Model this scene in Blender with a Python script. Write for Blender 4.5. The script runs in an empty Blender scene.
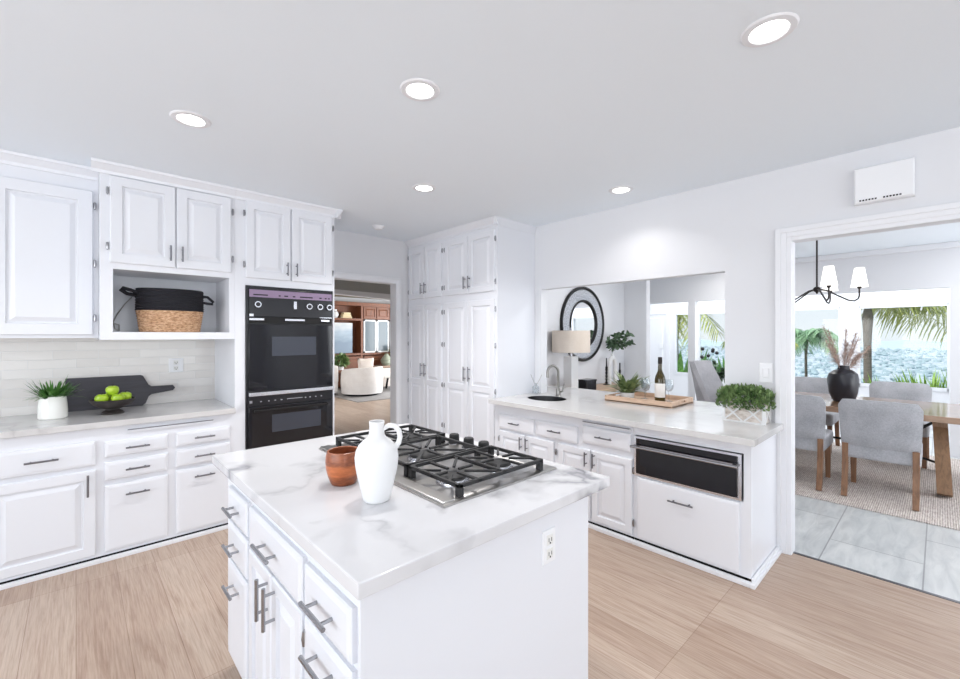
import bpy, bmesh, math, random
from mathutils import Vector, Matrix
random.seed(7)
PI = math.pi
scene = bpy.context.scene
C = scene.collection

# ------------------------------------------------------------------ camera, sky, sun, large lights, exposure
cam_d = bpy.data.cameras.new('camera'); cam = bpy.data.objects.new('camera', cam_d); C.objects.link(cam)
cam_d.sensor_fit = 'HORIZONTAL'; cam_d.sensor_width = 36.0; cam_d.lens = 431/960*36
cam_d.shift_y = -4/960; cam_d.clip_start = 0.05; cam_d.clip_end = 6000
YAW = math.atan2(460, 431)
cam.location = (0, 0, 1.5); cam.rotation_euler = (PI/2, 0, YAW-PI/2)
scene.camera = cam

w = bpy.data.worlds.new('sky'); scene.world = w; w.use_nodes = True
nt = w.node_tree; nt.nodes.clear()
wo = nt.nodes.new('ShaderNodeOutputWorld'); bg = nt.nodes.new('ShaderNodeBackground')
tc = nt.nodes.new('ShaderNodeTexCoord'); sx = nt.nodes.new('ShaderNodeSeparateXYZ'); rp = nt.nodes.new('ShaderNodeValToRGB')
nz = nt.nodes.new('ShaderNodeTexNoise'); nz.inputs['Scale'].default_value = 3.0; nz.inputs['Detail'].default_value = 5
mx = nt.nodes.new('ShaderNodeMix'); mx.data_type = 'RGBA'
rp2 = nt.nodes.new('ShaderNodeValToRGB')
rp.color_ramp.elements[0].position = 0.0; rp.color_ramp.elements[0].color = (0.84, 0.91, 0.96, 1)
rp.color_ramp.elements[1].position = 0.6; rp.color_ramp.elements[1].color = (0.62, 0.80, 1.0, 1)
rp2.color_ramp.elements[0].position = 0.45; rp2.color_ramp.elements[0].color = (0, 0, 0, 1)
rp2.color_ramp.elements[1].position = 0.7; rp2.color_ramp.elements[1].color = (.8, .8, .8, 1)
nt.links.new(tc.outputs['Generated'], sx.inputs[0]); nt.links.new(sx.outputs['Z'], rp.inputs[0])
nt.links.new(tc.outputs['Generated'], nz.inputs['Vector']); nt.links.new(nz.outputs['Fac'], rp2.inputs[0])
nt.links.new(rp2.outputs[0], mx.inputs['Factor']); nt.links.new(rp.outputs[0], mx.inputs['A']); mx.inputs['B'].default_value = (1, 1, 1, 1)
nt.links.new(mx.outputs['Result'], bg.inputs[0]); bg.inputs[1].default_value = 0.62
nt.links.new(bg.outputs[0], wo.inputs[0])

def light(name, kind, loc, power, size=None, rot=(0, 0, 0), color=(1, 1, 1), size_y=None, spread=None):
    l = bpy.data.lights.new(name, kind); l.energy = power; l.color = color
    o = bpy.data.objects.new(name, l); C.objects.link(o); o.location = loc; o.rotation_euler = rot
    if kind == 'AREA':
        l.shape = 'RECTANGLE' if size_y else 'DISK'; l.size = size
        if size_y: l.size_y = size_y
        if spread: l.spread = spread
    elif kind == 'POINT' and size: l.shadow_soft_size = size
    return o

def aim(dx, dy, dz):
    return Vector((dx, dy, dz)).to_track_quat('-Z', 'Y').to_euler()

sun = light('sun', 'SUN', (0, 0, 20), 2.0, rot=aim(0.62, -0.42, -0.75), color=(1, .96, .9)); sun.data.angle = 0.03
# added fill lights, unseen, at the two window openings behind the camera
light('daylight_rear_window', 'AREA', (0.2, -4.3, 1.5), 60, 5.6, aim(0, 1, 0.6), (.93, .965, 1), 2.0)
light('daylight_side_window', 'AREA', (-4.3, 0.6, 1.5), 110, 6.0, aim(1, 0, 0.6), (.93, .965, 1), 2.0)
light('daylight_living_window', 'AREA', (8.4, 9.0, 1.5), 150, 2.6, aim(-1, 0.05, 0), (.95, .97, 1), 2.0)  # added fill for the living room, its source out of view
light('daylight_living_front_window', 'AREA', (2.2, 7.6, 1.9), 42, 1.4, aim(.75, 1, -.3), (.97, .98, 1), .5)  # added fill hidden inside the living room, no window stands here
light('daylight_dining_side_window', 'AREA', (6.0, -2.4, 1.4), 42, 3.2, aim(0, 1, 0.15), (.92, .96, 1), 1.8)  # added fill for the dining room, in front of a solid wall
light('sunroom_skylight', 'AREA', (8.95, 1.3, 2.73), 66, 1.5, aim(0, 0, -1), (.95, .98, 1), 6.5)  # added fill panel under the closed sunroom ceiling
LAMP_W = 3.0
scene.view_settings.view_transform = 'Standard'; scene.view_settings.look = 'None'
scene.view_settings.exposure = 0.80; scene.view_settings.gamma = 1.0; scene.view_settings.use_curve_mapping = False

# ------------------------------------------------------------------ materials
def S(r, g, b):
    f = lambda c: (c/255/12.92) if c/255 <= .04045 else ((c/255+.055)/1.055)**2.4
    return (f(r), f(g), f(b), 1)

def mat(name, col, rough=.5, metal=0.0, **k):
    m = bpy.data.materials.new(name); m.use_nodes = True
    b = m.node_tree.nodes['Principled BSDF']
    b.inputs['Base Color'].default_value = col; b.inputs['Roughness'].default_value = rough; b.inputs['Metallic'].default_value = metal
    for kk, v in k.items(): b.inputs[kk.replace('_', ' ')].default_value = v
    return m

class N:
    """small node helper"""
    def __init__(s, m): s.t = m.node_tree; s.b = s.t.nodes['Principled BSDF']
    def n(s, ty, **k):
        x = s.t.nodes.new(ty)
        for kk, v in k.items(): setattr(x, kk, v)
        return x
    def l(s, a, b): s.t.links.new(a, b)
    def coords(s, scale=(1, 1, 1), loc=(0, 0, 0), rot=(0, 0, 0)):
        t = s.n('ShaderNodeTexCoord'); m = s.n('ShaderNodeMapping')
        m.inputs['Scale'].default_value = scale; m.inputs['Location'].default_value = loc; m.inputs['Rotation'].default_value = rot
        s.l(t.outputs['Object'], m.inputs[0]); return m.outputs[0]
    def noise(s, v, scale, detail=4, rough=.5, dist=0):
        x = s.n('ShaderNodeTexNoise'); x.inputs['Scale'].default_value = scale; x.inputs['Detail'].default_value = detail
        x.inputs['Roughness'].default_value = rough; x.inputs['Distortion'].default_value = dist
        s.l(v, x.inputs['Vector']); return x
    def ramp(s, f, stops):
        r = s.n('ShaderNodeValToRGB'); e = r.color_ramp.elements
        while len(e) < len(stops): e.new(.5)
        for i, (p, c) in enumerate(stops): e[i].position = p; e[i].color = c
        s.l(f, r.inputs[0]); return r.outputs[0]
    def mix(s, f, a, b, mode='MIX'):
        x = s.n('ShaderNodeMix', data_type='RGBA', blend_type=mode)
        for sock, v in (('Factor', f), ('A', a), ('B', b)):
            if isinstance(v, (int, float)): x.inputs[sock].default_value = v
            elif isinstance(v, tuple): x.inputs[sock].default_value = v
            else: s.l(v, x.inputs[sock])
        return x.outputs['Result']
    def bump(s, f, strength=.2, dist=.01):
        x = s.n('ShaderNodeBump'); x.inputs['Strength'].default_value = strength; x.inputs['Distance'].default_value = dist
        s.l(f, x.inputs['Height']); s.l(x.outputs[0], s.b.inputs['Normal'])
    def color(s, o): s.l(o, s.b.inputs['Base Color'])

W3 = (1, 1, 1, 1)
M = {}
def paint(name, col, rough):
    m = mat(name, col, rough); n = N(m); v = n.coords()
    x = n.noise(v, 35, 3); n.bump(x.outputs['Fac'], .04, .004)
    return m
M['wall'] = paint('white wall paint', S(222, 223, 227), .7)
M['ceiling'] = paint('flat ceiling paint', S(235, 242, 249), .85)
M['trim'] = paint('white trim paint', S(230, 231, 235), .4)
M['cab'] = paint('white cabinet lacquer', S(227, 229, 235), .28)
M['niche'] = paint('grey white niche paint', S(205, 207, 212), .5)
M['plastic'] = mat('white plastic', S(236, 237, 240), .35)
M['cream'] = mat('cream plastic', S(228, 228, 226), .4)
M['steel'] = mat('brushed steel', S(186, 184, 182), .3, 1.0)
M['nickel'] = mat('satin nickel', S(162, 162, 165), .25, 1.0)
M['darksteel'] = mat('dark nickel pull', S(128, 128, 134), .3, 1.0)
M['sinksteel'] = mat('shaded steel bowl', S(92, 92, 94), .35, 1.0)  # steel darkened, shade inside the bowl put into its colour
M['faucetsteel'] = mat('brushed nickel tap', S(136, 134, 131), .28, 1.0)
M['chrome'] = mat('bright metal strip', S(215, 216, 222), .22, 0.9)
M['blackmetal'] = mat('black metal', S(28, 27, 28), .45, .3)
M['bronze'] = mat('dark bronze', S(50, 45, 44), .4, .6)
M['iron'] = mat('black cast iron', S(30, 30, 32), .6)
M['blackglass'] = mat('black oven glass', S(16, 16, 22), .05, 0, Specular_IOR_Level=.55)
M['windowglass'] = mat('smoked oven window', S(58, 62, 72), .08)
M['blackpanel'] = mat('black enamel', S(24, 24, 30), .22)
M['mauve'] = mat('mauve control strip', S(142, 122, 150), .3)
M['dark'] = mat('shadow gap black', S(20, 20, 22), .8)  # black for painted shade in toe gaps, also for print and slots
M['ceramic'] = mat('white matte ceramic', S(226, 226, 227), .6)
M['glossceramic'] = mat('white glazed ceramic', S(240, 240, 236), .2)
M['soil'] = mat('dark soil', S(50, 40, 32), .9)
M['wax'] = mat('black candle wax', S(22, 22, 24), .4)
M['paper'] = mat('paper label', S(228, 224, 220), .7)
M['cabglass'] = mat('cabinet door glass', S(96, 108, 116), .15, Specular_IOR_Level=.25)
M['mirror'] = mat('mirror glass', (.92, .93, .95, 1), .02, 1.0)
M['bookcream'] = mat('cream book cloth', S(226, 208, 170), .7)
M['curtain'] = mat('white roller shade', S(240, 240, 240), .8)

def leafmat(name, a, b, rough=.5):
    m = mat(name, a, rough); n = N(m); v = n.coords()
    x = n.noise(v, 23, 2); n.color(n.ramp(x.outputs['Fac'], [(.3, a), (.7, b)])); return m
M['grass'] = leafmat('grass blade green', S(38, 92, 34), S(98, 150, 66))
M['boxwood'] = leafmat('boxwood green', S(62, 92, 46), S(136, 162, 104))
M['fern'] = leafmat('variegated fern green', S(70, 96, 58), S(150, 164, 110))
M['eucalyptus'] = leafmat('eucalyptus green', S(48, 72, 52), S(104, 128, 98))
M['palm'] = leafmat('palm frond green', S(112, 136, 58), S(204, 206, 120))
M['palmgrey'] = leafmat('grey green palm', S(112, 160, 112), S(176, 208, 170))
M['agave'] = leafmat('bright green blades', S(92, 140, 30), S(164, 200, 70))
M['banana'] = leafmat('broad leaf green', S(70, 140, 46), S(140, 196, 92))
M['pampas'] = leafmat('dried pampas mauve', S(160, 138, 130), S(214, 192, 178), .9)
M['apple'] = leafmat('green apple skin', S(146, 184, 30), S(180, 208, 60), .3)

def woodmat(name, a, b, scale=(3, 40, 40), rough=.45, c=None):
    m = mat(name, a, rough); n = N(m); v = n.coords(scale)
    x = n.noise(v, 1.0, 5, .6, .6); n.color(n.ramp(x.outputs['Fac'], [(.25, a), (.55, b), (.8, c or a)]))
    return m
M['legwood'] = woodmat('walnut chair leg', S(104, 74, 54), S(142, 104, 76), (40, 40, 4))
M['tablewood'] = woodmat('weathered oak table', S(120, 92, 70), S(158, 124, 96), (30, 3, 30), .28)
for k_, v_ in (('Coat Weight', 1.0), ('Coat Roughness', .08), ('Coat IOR', 1.7)): M['tablewood'].node_tree.nodes['Principled BSDF'].inputs[k_].default_value = v_
M['tablelegwood'] = woodmat('oak trestle', S(104, 78, 56), S(144, 110, 80), (30, 30, 3))
M['traywood'] = woodmat('bleached tray wood', S(176, 144, 120), S(214, 184, 160), (40, 4, 40))
M['consolewood'] = woodmat('pale console wood', S(170, 138, 112), S(200, 170, 144), (4, 40, 40))
M['casewood'] = woodmat('red brown bookcase wood', S(88, 50, 33), S(124, 74, 48), (30, 30, 3))
M['trunk'] = woodmat('palm trunk bark', S(84, 78, 72), S(124, 116, 106), (4, 4, 24), .9)
M['boardblack'] = woodmat('black stained board', S(44, 42, 48), S(60, 58, 66), (3, 30, 30), .5)
M['bowlblack'] = woodmat('black brown wooden bowl', S(34, 30, 30), S(52, 46, 44), (4, 4, 40), .5)

# banded wooden pot
m = M['potwood'] = mat('banded acacia wood', S(150, 80, 46), .35); n = N(m); v = n.coords()
sz = n.n('ShaderNodeSeparateXYZ'); n.l(v, sz.inputs[0])
mr = n.n('ShaderNodeMath', operation='MULTIPLY'); mr.inputs[1].default_value = 8.0; n.l(sz.outputs['Z'], mr.inputs[0])
band = n.ramp(mr.outputs[0], [(.0, S(96, 46, 28)), (.27, S(120, 62, 38)), (.34, S(190, 104, 58)), (.60, S(198, 112, 64)), (.66, S(112, 62, 48)), (1, S(138, 80, 58))])
x = n.noise(n.coords((30, 30, 90)), 1, 4); n.color(n.mix(.45, band, n.ramp(x.outputs['Fac'], [(.3, S(110, 58, 36)), (.7, S(196, 116, 70))])))

# oak plank floor, boards along Y
m = M['floor'] = mat('pale oak planks', S(190, 168, 148), .38); n = N(m)
t = n.n('ShaderNodeTexCoord'); s1 = n.n('ShaderNodeSeparateXYZ'); cb = n.n('ShaderNodeCombineXYZ')
n.l(t.outputs['Object'], s1.inputs[0]); n.l(s1.outputs['Y'], cb.inputs['X']); n.l(s1.outputs['X'], cb.inputs['Y'])
br = n.n('ShaderNodeTexBrick'); n.l(cb.outputs[0], br.inputs['Vector']); br.offset = .37; br.offset_frequency = 1
for k_, v_ in (('Scale', 1), ('Mortar Size', .0012), ('Mortar Smooth', .1), ('Bias', 0), ('Brick Width', 1.35), ('Row Height', .19)): br.inputs[k_].default_value = v_
br.inputs['Color1'].default_value = S(184, 163, 147); br.inputs['Color2'].default_value = S(200, 183, 168); br.inputs['Mortar'].default_value = S(150, 126, 108)
g1 = n.noise(n.coords((26, 1.3, 1)), 1.0, 6, .65, 1.2); g2 = n.noise(n.coords((150, 5, 1)), 1.0, 3, .6)
gr = n.ramp(g1.outputs['Fac'], [(.25, S(208, 192, 182)), (.48, S(242, 237, 234)), (.75, (1, 1, 1, 1))])
gs = n.ramp(g2.outputs['Fac'], [(.3, S(226, 220, 216)), (.6, (1, 1, 1, 1))])
n.color(n.mix(1.0, n.mix(.95, br.outputs['Color'], gr, 'MULTIPLY'), gs, 'MULTIPLY'))

# dining tile
m = M['tile'] = mat('pale grey stone tile', S(212, 214, 214), .3); n = N(m)
br = n.n('ShaderNodeTexBrick'); n.l(n.coords(loc=(.35, -.07, 0)), br.inputs['Vector']); br.offset = .5
for k_, v_ in (('Scale', 1), ('Mortar Size', .004), ('Mortar Smooth', .1), ('Bias', 0), ('Brick Width', .98), ('Row Height', .487)): br.inputs[k_].default_value = v_
br.inputs['Color1'].default_value = S(208, 210, 210); br.inputs['Color2'].default_value = S(218, 219, 219); br.inputs['Mortar'].default_value = S(160, 162, 164)
x = n.noise(n.coords((3, 14, 1)), 1, 5, .6, .8); n.color(n.mix(.6, br.outputs['Color'], n.ramp(x.outputs['Fac'], [(.3, S(196, 200, 204)), (.65, (1, 1, 1, 1))]), 'MULTIPLY'))

# marble
def marble(name, base, vein, amount, scale=1.0, off=(0, 0, 0)):
    m = mat(name, base, .13); n = N(m); v = n.coords((scale,)*3, off)
    d = n.noise(v, 1.6, 5, .55); add = n.n('ShaderNodeVectorMath', operation='MULTIPLY_ADD')
    add.inputs[1].default_value = (.9, .9, .9); n.l(d.outputs['Color'], add.inputs[0]); n.l(v, add.inputs[2])
    a = n.noise(add.outputs[0], 1.7, 2, .5); b = n.noise(v, 1.3, 2)
    def line(src, wd):
        s_ = n.n('ShaderNodeMath', operation='SUBTRACT'); s_.inputs[1].default_value = .5; n.l(src, s_.inputs[0])
        ab = n.n('ShaderNodeMath', operation='ABSOLUTE'); n.l(s_.outputs[0], ab.inputs[0])
        return n.ramp(ab.outputs[0], [(0, (1, 1, 1, 1)), (wd*.35, (.45, .45, .45, 1)), (wd, (0, 0, 0, 1))])
    mask = n.ramp(b.outputs['Fac'], [(.42, (0, 0, 0, 1)), (.62, (1, 1, 1, 1))])
    f = n.mix(1.0, line(a.outputs['Fac'], .065), mask, 'MULTIPLY')
    f2 = n.mix(1.0, f, (amount, amount, amount, 1), 'MULTIPLY')
    cl = n.noise(v, 2.2, 4); soft = n.ramp(cl.outputs['Fac'], [(.4, base), (.75, tuple(c*.93 for c in base[:3])+(1,))])
    n.color(n.mix(f2, soft, vein)); return m
M['marble'] = marble('white quartz with grey veins', S(217, 217, 220), S(118, 118, 126), .95, 1.15, (3.3, 1.2, 0))
M['quartz'] = marble('pale quartz worktop', S(208, 207, 207), S(166, 164, 165), .5, 1.4, (.3, 5.2, 0))
for k_ in ('quartz', 'marble'): M[k_].node_tree.nodes['Principled BSDF'].inputs['Specular IOR Level'].default_value = .35

# zellige backsplash (wall in XZ plane)
m = M['splash'] = mat('glazed handmade tile', S(222, 218, 214), .12); n = N(m)
t = n.n('ShaderNodeTexCoord'); s1 = n.n('ShaderNodeSeparateXYZ'); cb = n.n('ShaderNodeCombineXYZ')
n.l(t.outputs['Object'], s1.inputs[0]); n.l(s1.outputs['X'], cb.inputs['X']); n.l(s1.outputs['Z'], cb.inputs['Y'])
br = n.n('ShaderNodeTexBrick'); n.l(cb.outputs[0], br.inputs['Vector']); br.offset = .5
for k_, v_ in (('Scale', 1), ('Mortar Size', .0022), ('Mortar Smooth', .3), ('Bias', 0), ('Brick Width', .255), ('Row Height', .066)): br.inputs[k_].default_value = v_
br.inputs['Color1'].default_value = S(219, 215, 211); br.inputs['Color2'].default_value = S(229, 226, 223); br.inputs['Mortar'].default_value = S(222, 221, 220)
n.color(br.outputs['Color'])
x = n.noise(n.coords((9, 9, 16)), 1, 3); mm = n.n('ShaderNodeMath', operation='MULTIPLY_ADD'); mm.inputs[1].default_value = .5
n.l(x.outputs['Fac'], mm.inputs[0]); inv = n.n('ShaderNodeMath', operation='MULTIPLY'); inv.inputs[1].default_value = -.6; n.l(br.outputs['Fac'], inv.inputs[0]); n.l(inv.outputs[0], mm.inputs[2])
n.bump(mm.outputs[0], .5, .008)

def fabric(name, a, b, sc=90, bump=.4):
    m = mat(name, a, .9); n = N(m); v = n.coords((1, 1, 1)); x = n.noise(v, sc, 3, .7); y = n.noise(v, 7, 3)
    n.color(n.mix(.5, n.ramp(x.outputs['Fac'], [(.35, a), (.65, b)]), n.ramp(y.outputs['Fac'], [(.3, a), (.7, b)])))
    n.bump(x.outputs['Fac'], bump, .004); return m
M['chairfab'] = fabric('heathered grey upholstery', S(154, 155, 160), S(190, 190, 195))
M['chairdark'] = fabric('grey boucle', S(164, 163, 168), S(196, 195, 199))
M['whitefab'] = fabric('white boucle', S(226, 222, 220), S(242, 240, 238))
M['pillowfab'] = fabric('cream cushion cloth', S(214, 202, 194), S(234, 226, 220))
M['linen'] = fabric('beige linen shade', S(216, 202, 188), S(230, 218, 206), 140)
M['blackweave'] = fabric('black cotton rope', S(20, 20, 26), S(34, 34, 42), 120, .8)
m = M['seagrass'] = mat('woven seagrass', S(196, 156, 120), .85); n = N(m)
x = n.noise(n.coords((45, 45, 120)), 1, 3, .7); n.color(n.ramp(x.outputs['Fac'], [(.32, S(150, 106, 74)), (.5, S(206, 164, 128)), (.7, S(232, 200, 168))])); n.bump(x.outputs['Fac'], .9, .01)
m = M['rug'] = mat('woven jute rug', S(190, 178, 170), .95); n = N(m)
v1 = n.coords((1, 1, 1)); wv = n.n('ShaderNodeTexWave'); wv.bands_direction = 'Y'; wv.inputs['Scale'].default_value = 22; wv.inputs['Distortion'].default_value = 2.5; wv.inputs['Detail'].default_value = 3; wv.inputs['Detail Scale'].default_value = 3
n.l(v1, wv.inputs['Vector']); x = n.noise(n.coords((14, 60, 1)), 1, 4, .7)
n.color(n.mix(.5, n.ramp(wv.outputs['Fac'], [(.2, S(156, 142, 134)), (.75, S(232, 224, 218))]), n.ramp(x.outputs['Fac'], [(.35, S(166, 150, 142)), (.62, S(234, 226, 220))]))); n.bump(wv.outputs['Fac'], .5, .01)
M['greyrug'] = fabric('grey rug', S(140, 138, 140), S(166, 164, 164), 30)
m = M['mesh'] = mat('grey woven metal', S(140, 144, 152), .45, .5); n = N(m)
x = n.noise(n.coords((60, 60, 60)), 1, 2, .6); n.color(n.ramp(x.outputs['Fac'], [(.35, S(140, 144, 152)), (.6, S(206, 208, 214))]))
m = M['whitewash'] = mat('whitewashed planter wood', S(206, 196, 188), .8); n = N(m)
x = n.noise(n.coords((20, 20, 60)), 1, 4, .7); n.color(n.ramp(x.outputs['Fac'], [(.35, S(176, 162, 150)), (.6, S(222, 214, 208))]))
m = M['blackvase'] = mat('black dented stoneware', S(30, 30, 38), .32); n = N(m); x = n.noise(n.coords(), 60, 3); n.bump(x.outputs['Fac'], .12, .004)
m = M['painting'] = mat('hazy blue seascape canvas', S(200, 208, 214), .8); n = N(m)
sz = n.n('ShaderNodeSeparateXYZ'); n.l(n.coords(), sz.inputs[0]); x = n.noise(n.coords((3, 3, 9)), 1, 5)
ad = n.n('ShaderNodeMath', operation='MULTIPLY_ADD'); ad.inputs[1].default_value = .5; n.l(x.outputs['Fac'], ad.inputs[0]); n.l(sz.outputs['Z'], ad.inputs[2])
n.color(n.ramp(ad.outputs[0], [(.1, S(136, 152, 170)), (.4, S(170, 186, 200)), (.7, S(212, 216, 218)), (.95, S(226, 222, 216))]))

def glassmat(name, tint=(1, 1, 1, 1), fac=.06, rough=0.0):
    m = bpy.data.materials.new(name); m.use_nodes = True; t = m.node_tree; t.nodes.clear()
    o = t.nodes.new('ShaderNodeOutputMaterial'); mxs = t.nodes.new('ShaderNodeMixShader')
    a = t.nodes.new('ShaderNodeBsdfTransparent'); b = t.nodes.new('ShaderNodeBsdfGlossy')
    a.inputs[0].default_value = tint; b.inputs['Roughness'].default_value = rough
    lw = t.nodes.new('ShaderNodeLayerWeight'); lw.inputs[0].default_value = .25
    mu = t.nodes.new('ShaderNodeMath'); mu.operation = 'MULTIPLY_ADD'; mu.inputs[1].default_value = .6; mu.inputs[2].default_value = fac*.5
    t.links.new(lw.outputs['Facing'], mu.inputs[0]); t.links.new(mu.outputs[0], mxs.inputs[0])
    t.links.new(a.outputs[0], mxs.inputs[1]); t.links.new(b.outputs[0], mxs.inputs[2]); t.links.new(mxs.outputs[0], o.inputs[0])
    return m
M['pane'] = glassmat('window glass', (.97, .98, .98, 1), .03)
M['clearglass'] = glassmat('clear glassware', (.93, .95, .96, 1), .1)
M['bottleglass'] = mat('dark amber bottle glass', S(74, 62, 18), .06, 0, Transmission_Weight=.35)

def emit(name, col, st):
    m = mat(name, col, .5); b = m.node_tree.nodes['Principled BSDF']
    b.inputs['Emission Color'].default_value = col; b.inputs['Emission Strength'].default_value = st; return m
M['lens'] = emit('lit lamp lens', (1, .98, .95, 1), 6.0)
M['bulbshade'] = emit('lit white shade', (1, .97, .93, 1), .45)

# ground far below the hill, distance haze put into its colour
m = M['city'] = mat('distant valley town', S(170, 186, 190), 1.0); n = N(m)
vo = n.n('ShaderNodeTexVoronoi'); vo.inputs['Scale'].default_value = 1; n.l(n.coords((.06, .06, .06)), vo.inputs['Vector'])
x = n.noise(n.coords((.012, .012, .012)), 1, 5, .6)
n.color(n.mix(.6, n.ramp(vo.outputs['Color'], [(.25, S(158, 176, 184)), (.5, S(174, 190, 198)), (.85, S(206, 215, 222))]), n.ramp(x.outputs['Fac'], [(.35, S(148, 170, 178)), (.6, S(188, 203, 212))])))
M['hills'] = mat('pale blue far hills', S(206, 220, 230), 1.0)  # far haze put into the hill colour
M['terrace'] = mat('pale concrete terrace', S(206, 204, 200), .9)

# ------------------------------------------------------------------ mesh helpers
class MB:
    def __init__(s): s.bm = bmesh.new()
    def face(s, vs):
        try: return s.bm.faces.new(vs)
        except ValueError: return None
    def v(s, p): return s.bm.verts.new(p)
    def box(s, x0, x1, y0, y1, z0, z1, bev=0):
        b = bmesh.new(); bmesh.ops.create_cube(b, size=1)
        for q in b.verts:
            q.co = Vector(((x0+x1)/2+q.co.x*(x1-x0), (y0+y1)/2+q.co.y*(y1-y0), (z0+z1)/2+q.co.z*(z1-z0)))
        if bev: bmesh.ops.bevel(b, geom=b.edges[:], offset=bev, segments=2, affect='EDGES', profile=.6)
        s.absorb(b); return s
    def absorb(s, b, mtx=None):
        if mtx: bmesh.ops.transform(b, matrix=mtx, verts=b.verts[:])
        mp = {q: s.bm.verts.new(q.co) for q in b.verts}
        for f in b.faces: s.face([mp[q] for q in f.verts])
        b.free()
    def tube(s, pts, r, seg=8, cap=True):
        pts = [Vector(p) for p in pts]; n = len(pts); rs = r if isinstance(r, (list, tuple)) else [r]*n
        rings = []; up = None
        for i, p in enumerate(pts):
            d = (pts[min(i+1, n-1)]-pts[max(i-1, 0)]).normalized()
            if up is None: up = Vector((0, 0, 1)) if abs(d.z) < .9 else Vector((1, 0, 0))
            a = d.cross(up); a = a.normalized() if a.length > 1e-6 else d.orthogonal().normalized()
            b = a.cross(d).normalized(); up = b
            rings.append([s.v(p+(a*math.cos(2*PI*k/seg)+b*math.sin(2*PI*k/seg))*rs[i]) for k in range(seg)])
        for i in range(n-1):
            for k in range(seg): s.face([rings[i][k], rings[i][(k+1) % seg], rings[i+1][(k+1) % seg], rings[i+1][k]])
        if cap: s.face(rings[0][::-1]); s.face(rings[-1])
        return s
    def bar(s, p0, p1, wx, wy=None, taper=1.0):
        """rectangular bar between two points"""
        p0, p1 = Vector(p0), Vector(p1); d = (p1-p0).normalized(); wy = wy or wx
        ref = Vector((0, 1, 0)) if abs(d.y) < .9 else Vector((1, 0, 0))
        a = ref.cross(d).normalized(); b = d.cross(a).normalized(); R = []
        for p, k in ((p0, 1), (p1, taper)):
            R.append([s.v(p+a*sx_*wx/2*k+b*sy_*wy/2*k) for sx_, sy_ in ((-1, -1), (1, -1), (1, 1), (-1, 1))])
        for k in range(4): s.face([R[0][k], R[0][(k+1) % 4], R[1][(k+1) % 4], R[1][k]])
        s.face(R[0][::-1]); s.face(R[1]); return s
    def lathe(s, prof, c=(0, 0, 0), seg=32, sx_=1, sy_=1, fn=None):
        rings = []
        for r, z in prof:
            if r < 1e-6: rings.append([s.v((c[0], c[1], c[2]+z))])
            else:
                ring = []
                for k in range(seg):
                    a = 2*PI*k/seg; rr = r*(fn(a, z) if fn else 1)
                    ring.append(s.v((c[0]+rr*math.cos(a)*sx_, c[1]+rr*math.sin(a)*sy_, c[2]+z)))
                rings.append(ring)
        for A, B in zip(rings, rings[1:]):
            for k in range(seg):
                k2 = (k+1) % seg
                if len(A) == 1 and len(B) == 1: continue
                if len(A) == 1: s.face([A[0], B[k2], B[k]])
                elif len(B) == 1: s.face([A[k], A[k2], B[0]])
                else: s.face([A[k], A[k2], B[k2], B[k]])
        return s
    def prism(s, poly, fn, w0, w1):
        A = [s.v(fn(u, v, w0)) for u, v in poly]; B = [s.v(fn(u, v, w1)) for u, v in poly]; n = len(poly)
        for k in range(n): s.face([A[k], A[(k+1) % n], B[(k+1) % n], B[k]])
        s.face(A[::-1]); s.face(B); return s
    def rings(s, P, a0, a1, z0, z1, rr):
        """nested rectangular rings; rr = (inset or (l, r, b, t), height); P(a, w, z)"""
        L = []
        for ins, h in rr:
            l, r, b, t = ins if isinstance(ins, tuple) else (ins,)*4
            L.append([s.v(P(*q)) for q in ((a0+l, h, z0+b), (a1-r, h, z0+b), (a1-r, h, z1-t), (a0+l, h, z1-t))])
        for A, B in zip(L, L[1:]):
            for k in range(4): s.face([A[k], A[(k+1) % 4], B[(k+1) % 4], B[k]])
        s.face(L[0][::-1]); s.face(L[-1]); return s
    def sphere(s, c, r, sc=(1, 1, 1), seg=16):
        b = bmesh.new(); bmesh.ops.create_uvsphere(b, u_segments=seg, v_segments=max(6, seg//2), radius=r)
        s.absorb(b, Matrix.Translation(c) @ Matrix.Diagonal((*sc, 1))); return s
    def leaf(s, p, d, L, wd, droop=0, up=None, seg=3, fold=.0):
        """flat tapered blade from p along d"""
        p = Vector(p); d = Vector(d).normalized(); side = d.cross(Vector(up) if up else Vector((0, 0, 1)))
        side = side.normalized() if side.length > 1e-4 else Vector((1, 0, 0))
        pr = None
        for i in range(seg+1):
            t = i/seg; q = p+d*L*t+Vector((0, 0, -droop*t*t)); ww = wd*.5*max(0.03, math.sin(PI*min(1, .18+.82*t)) if t > .0 else .35)
            cur = (s.v(q-side*ww), s.v(q+side*ww))
            if pr: s.face([pr[0], pr[1], cur[1], cur[0]])
            pr = cur
        return s

ROOT = {}
def _mesh(name, mb, material, inv=None, sharp=28):
    bm = mb.bm
    if inv: bmesh.ops.transform(bm, matrix=inv, verts=bm.verts[:])
    bmesh.ops.recalc_face_normals(bm, faces=bm.faces[:])
    bm.normal_update(); lim = math.radians(sharp)
    flat = {f: max(abs(c) for c in f.normal) > .9999 for f in bm.faces}      # main faces of boxes keep flat normals
    for f in bm.faces: f.smooth = True
    for e in bm.edges:
        if len(e.link_faces) == 2: e.smooth = not (flat[e.link_faces[0]] or flat[e.link_faces[1]] or e.calc_face_angle(0) > lim)
    me = bpy.data.meshes.new(name); bm.to_mesh(me); bm.free()
    me.materials.append(material); return me

def tag(o, label, cat, group=None, kind=None):
    if label: o['label'] = label
    if cat: o['category'] = cat
    if group: o['group'] = group
    if kind: o['kind'] = kind
    return o

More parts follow.
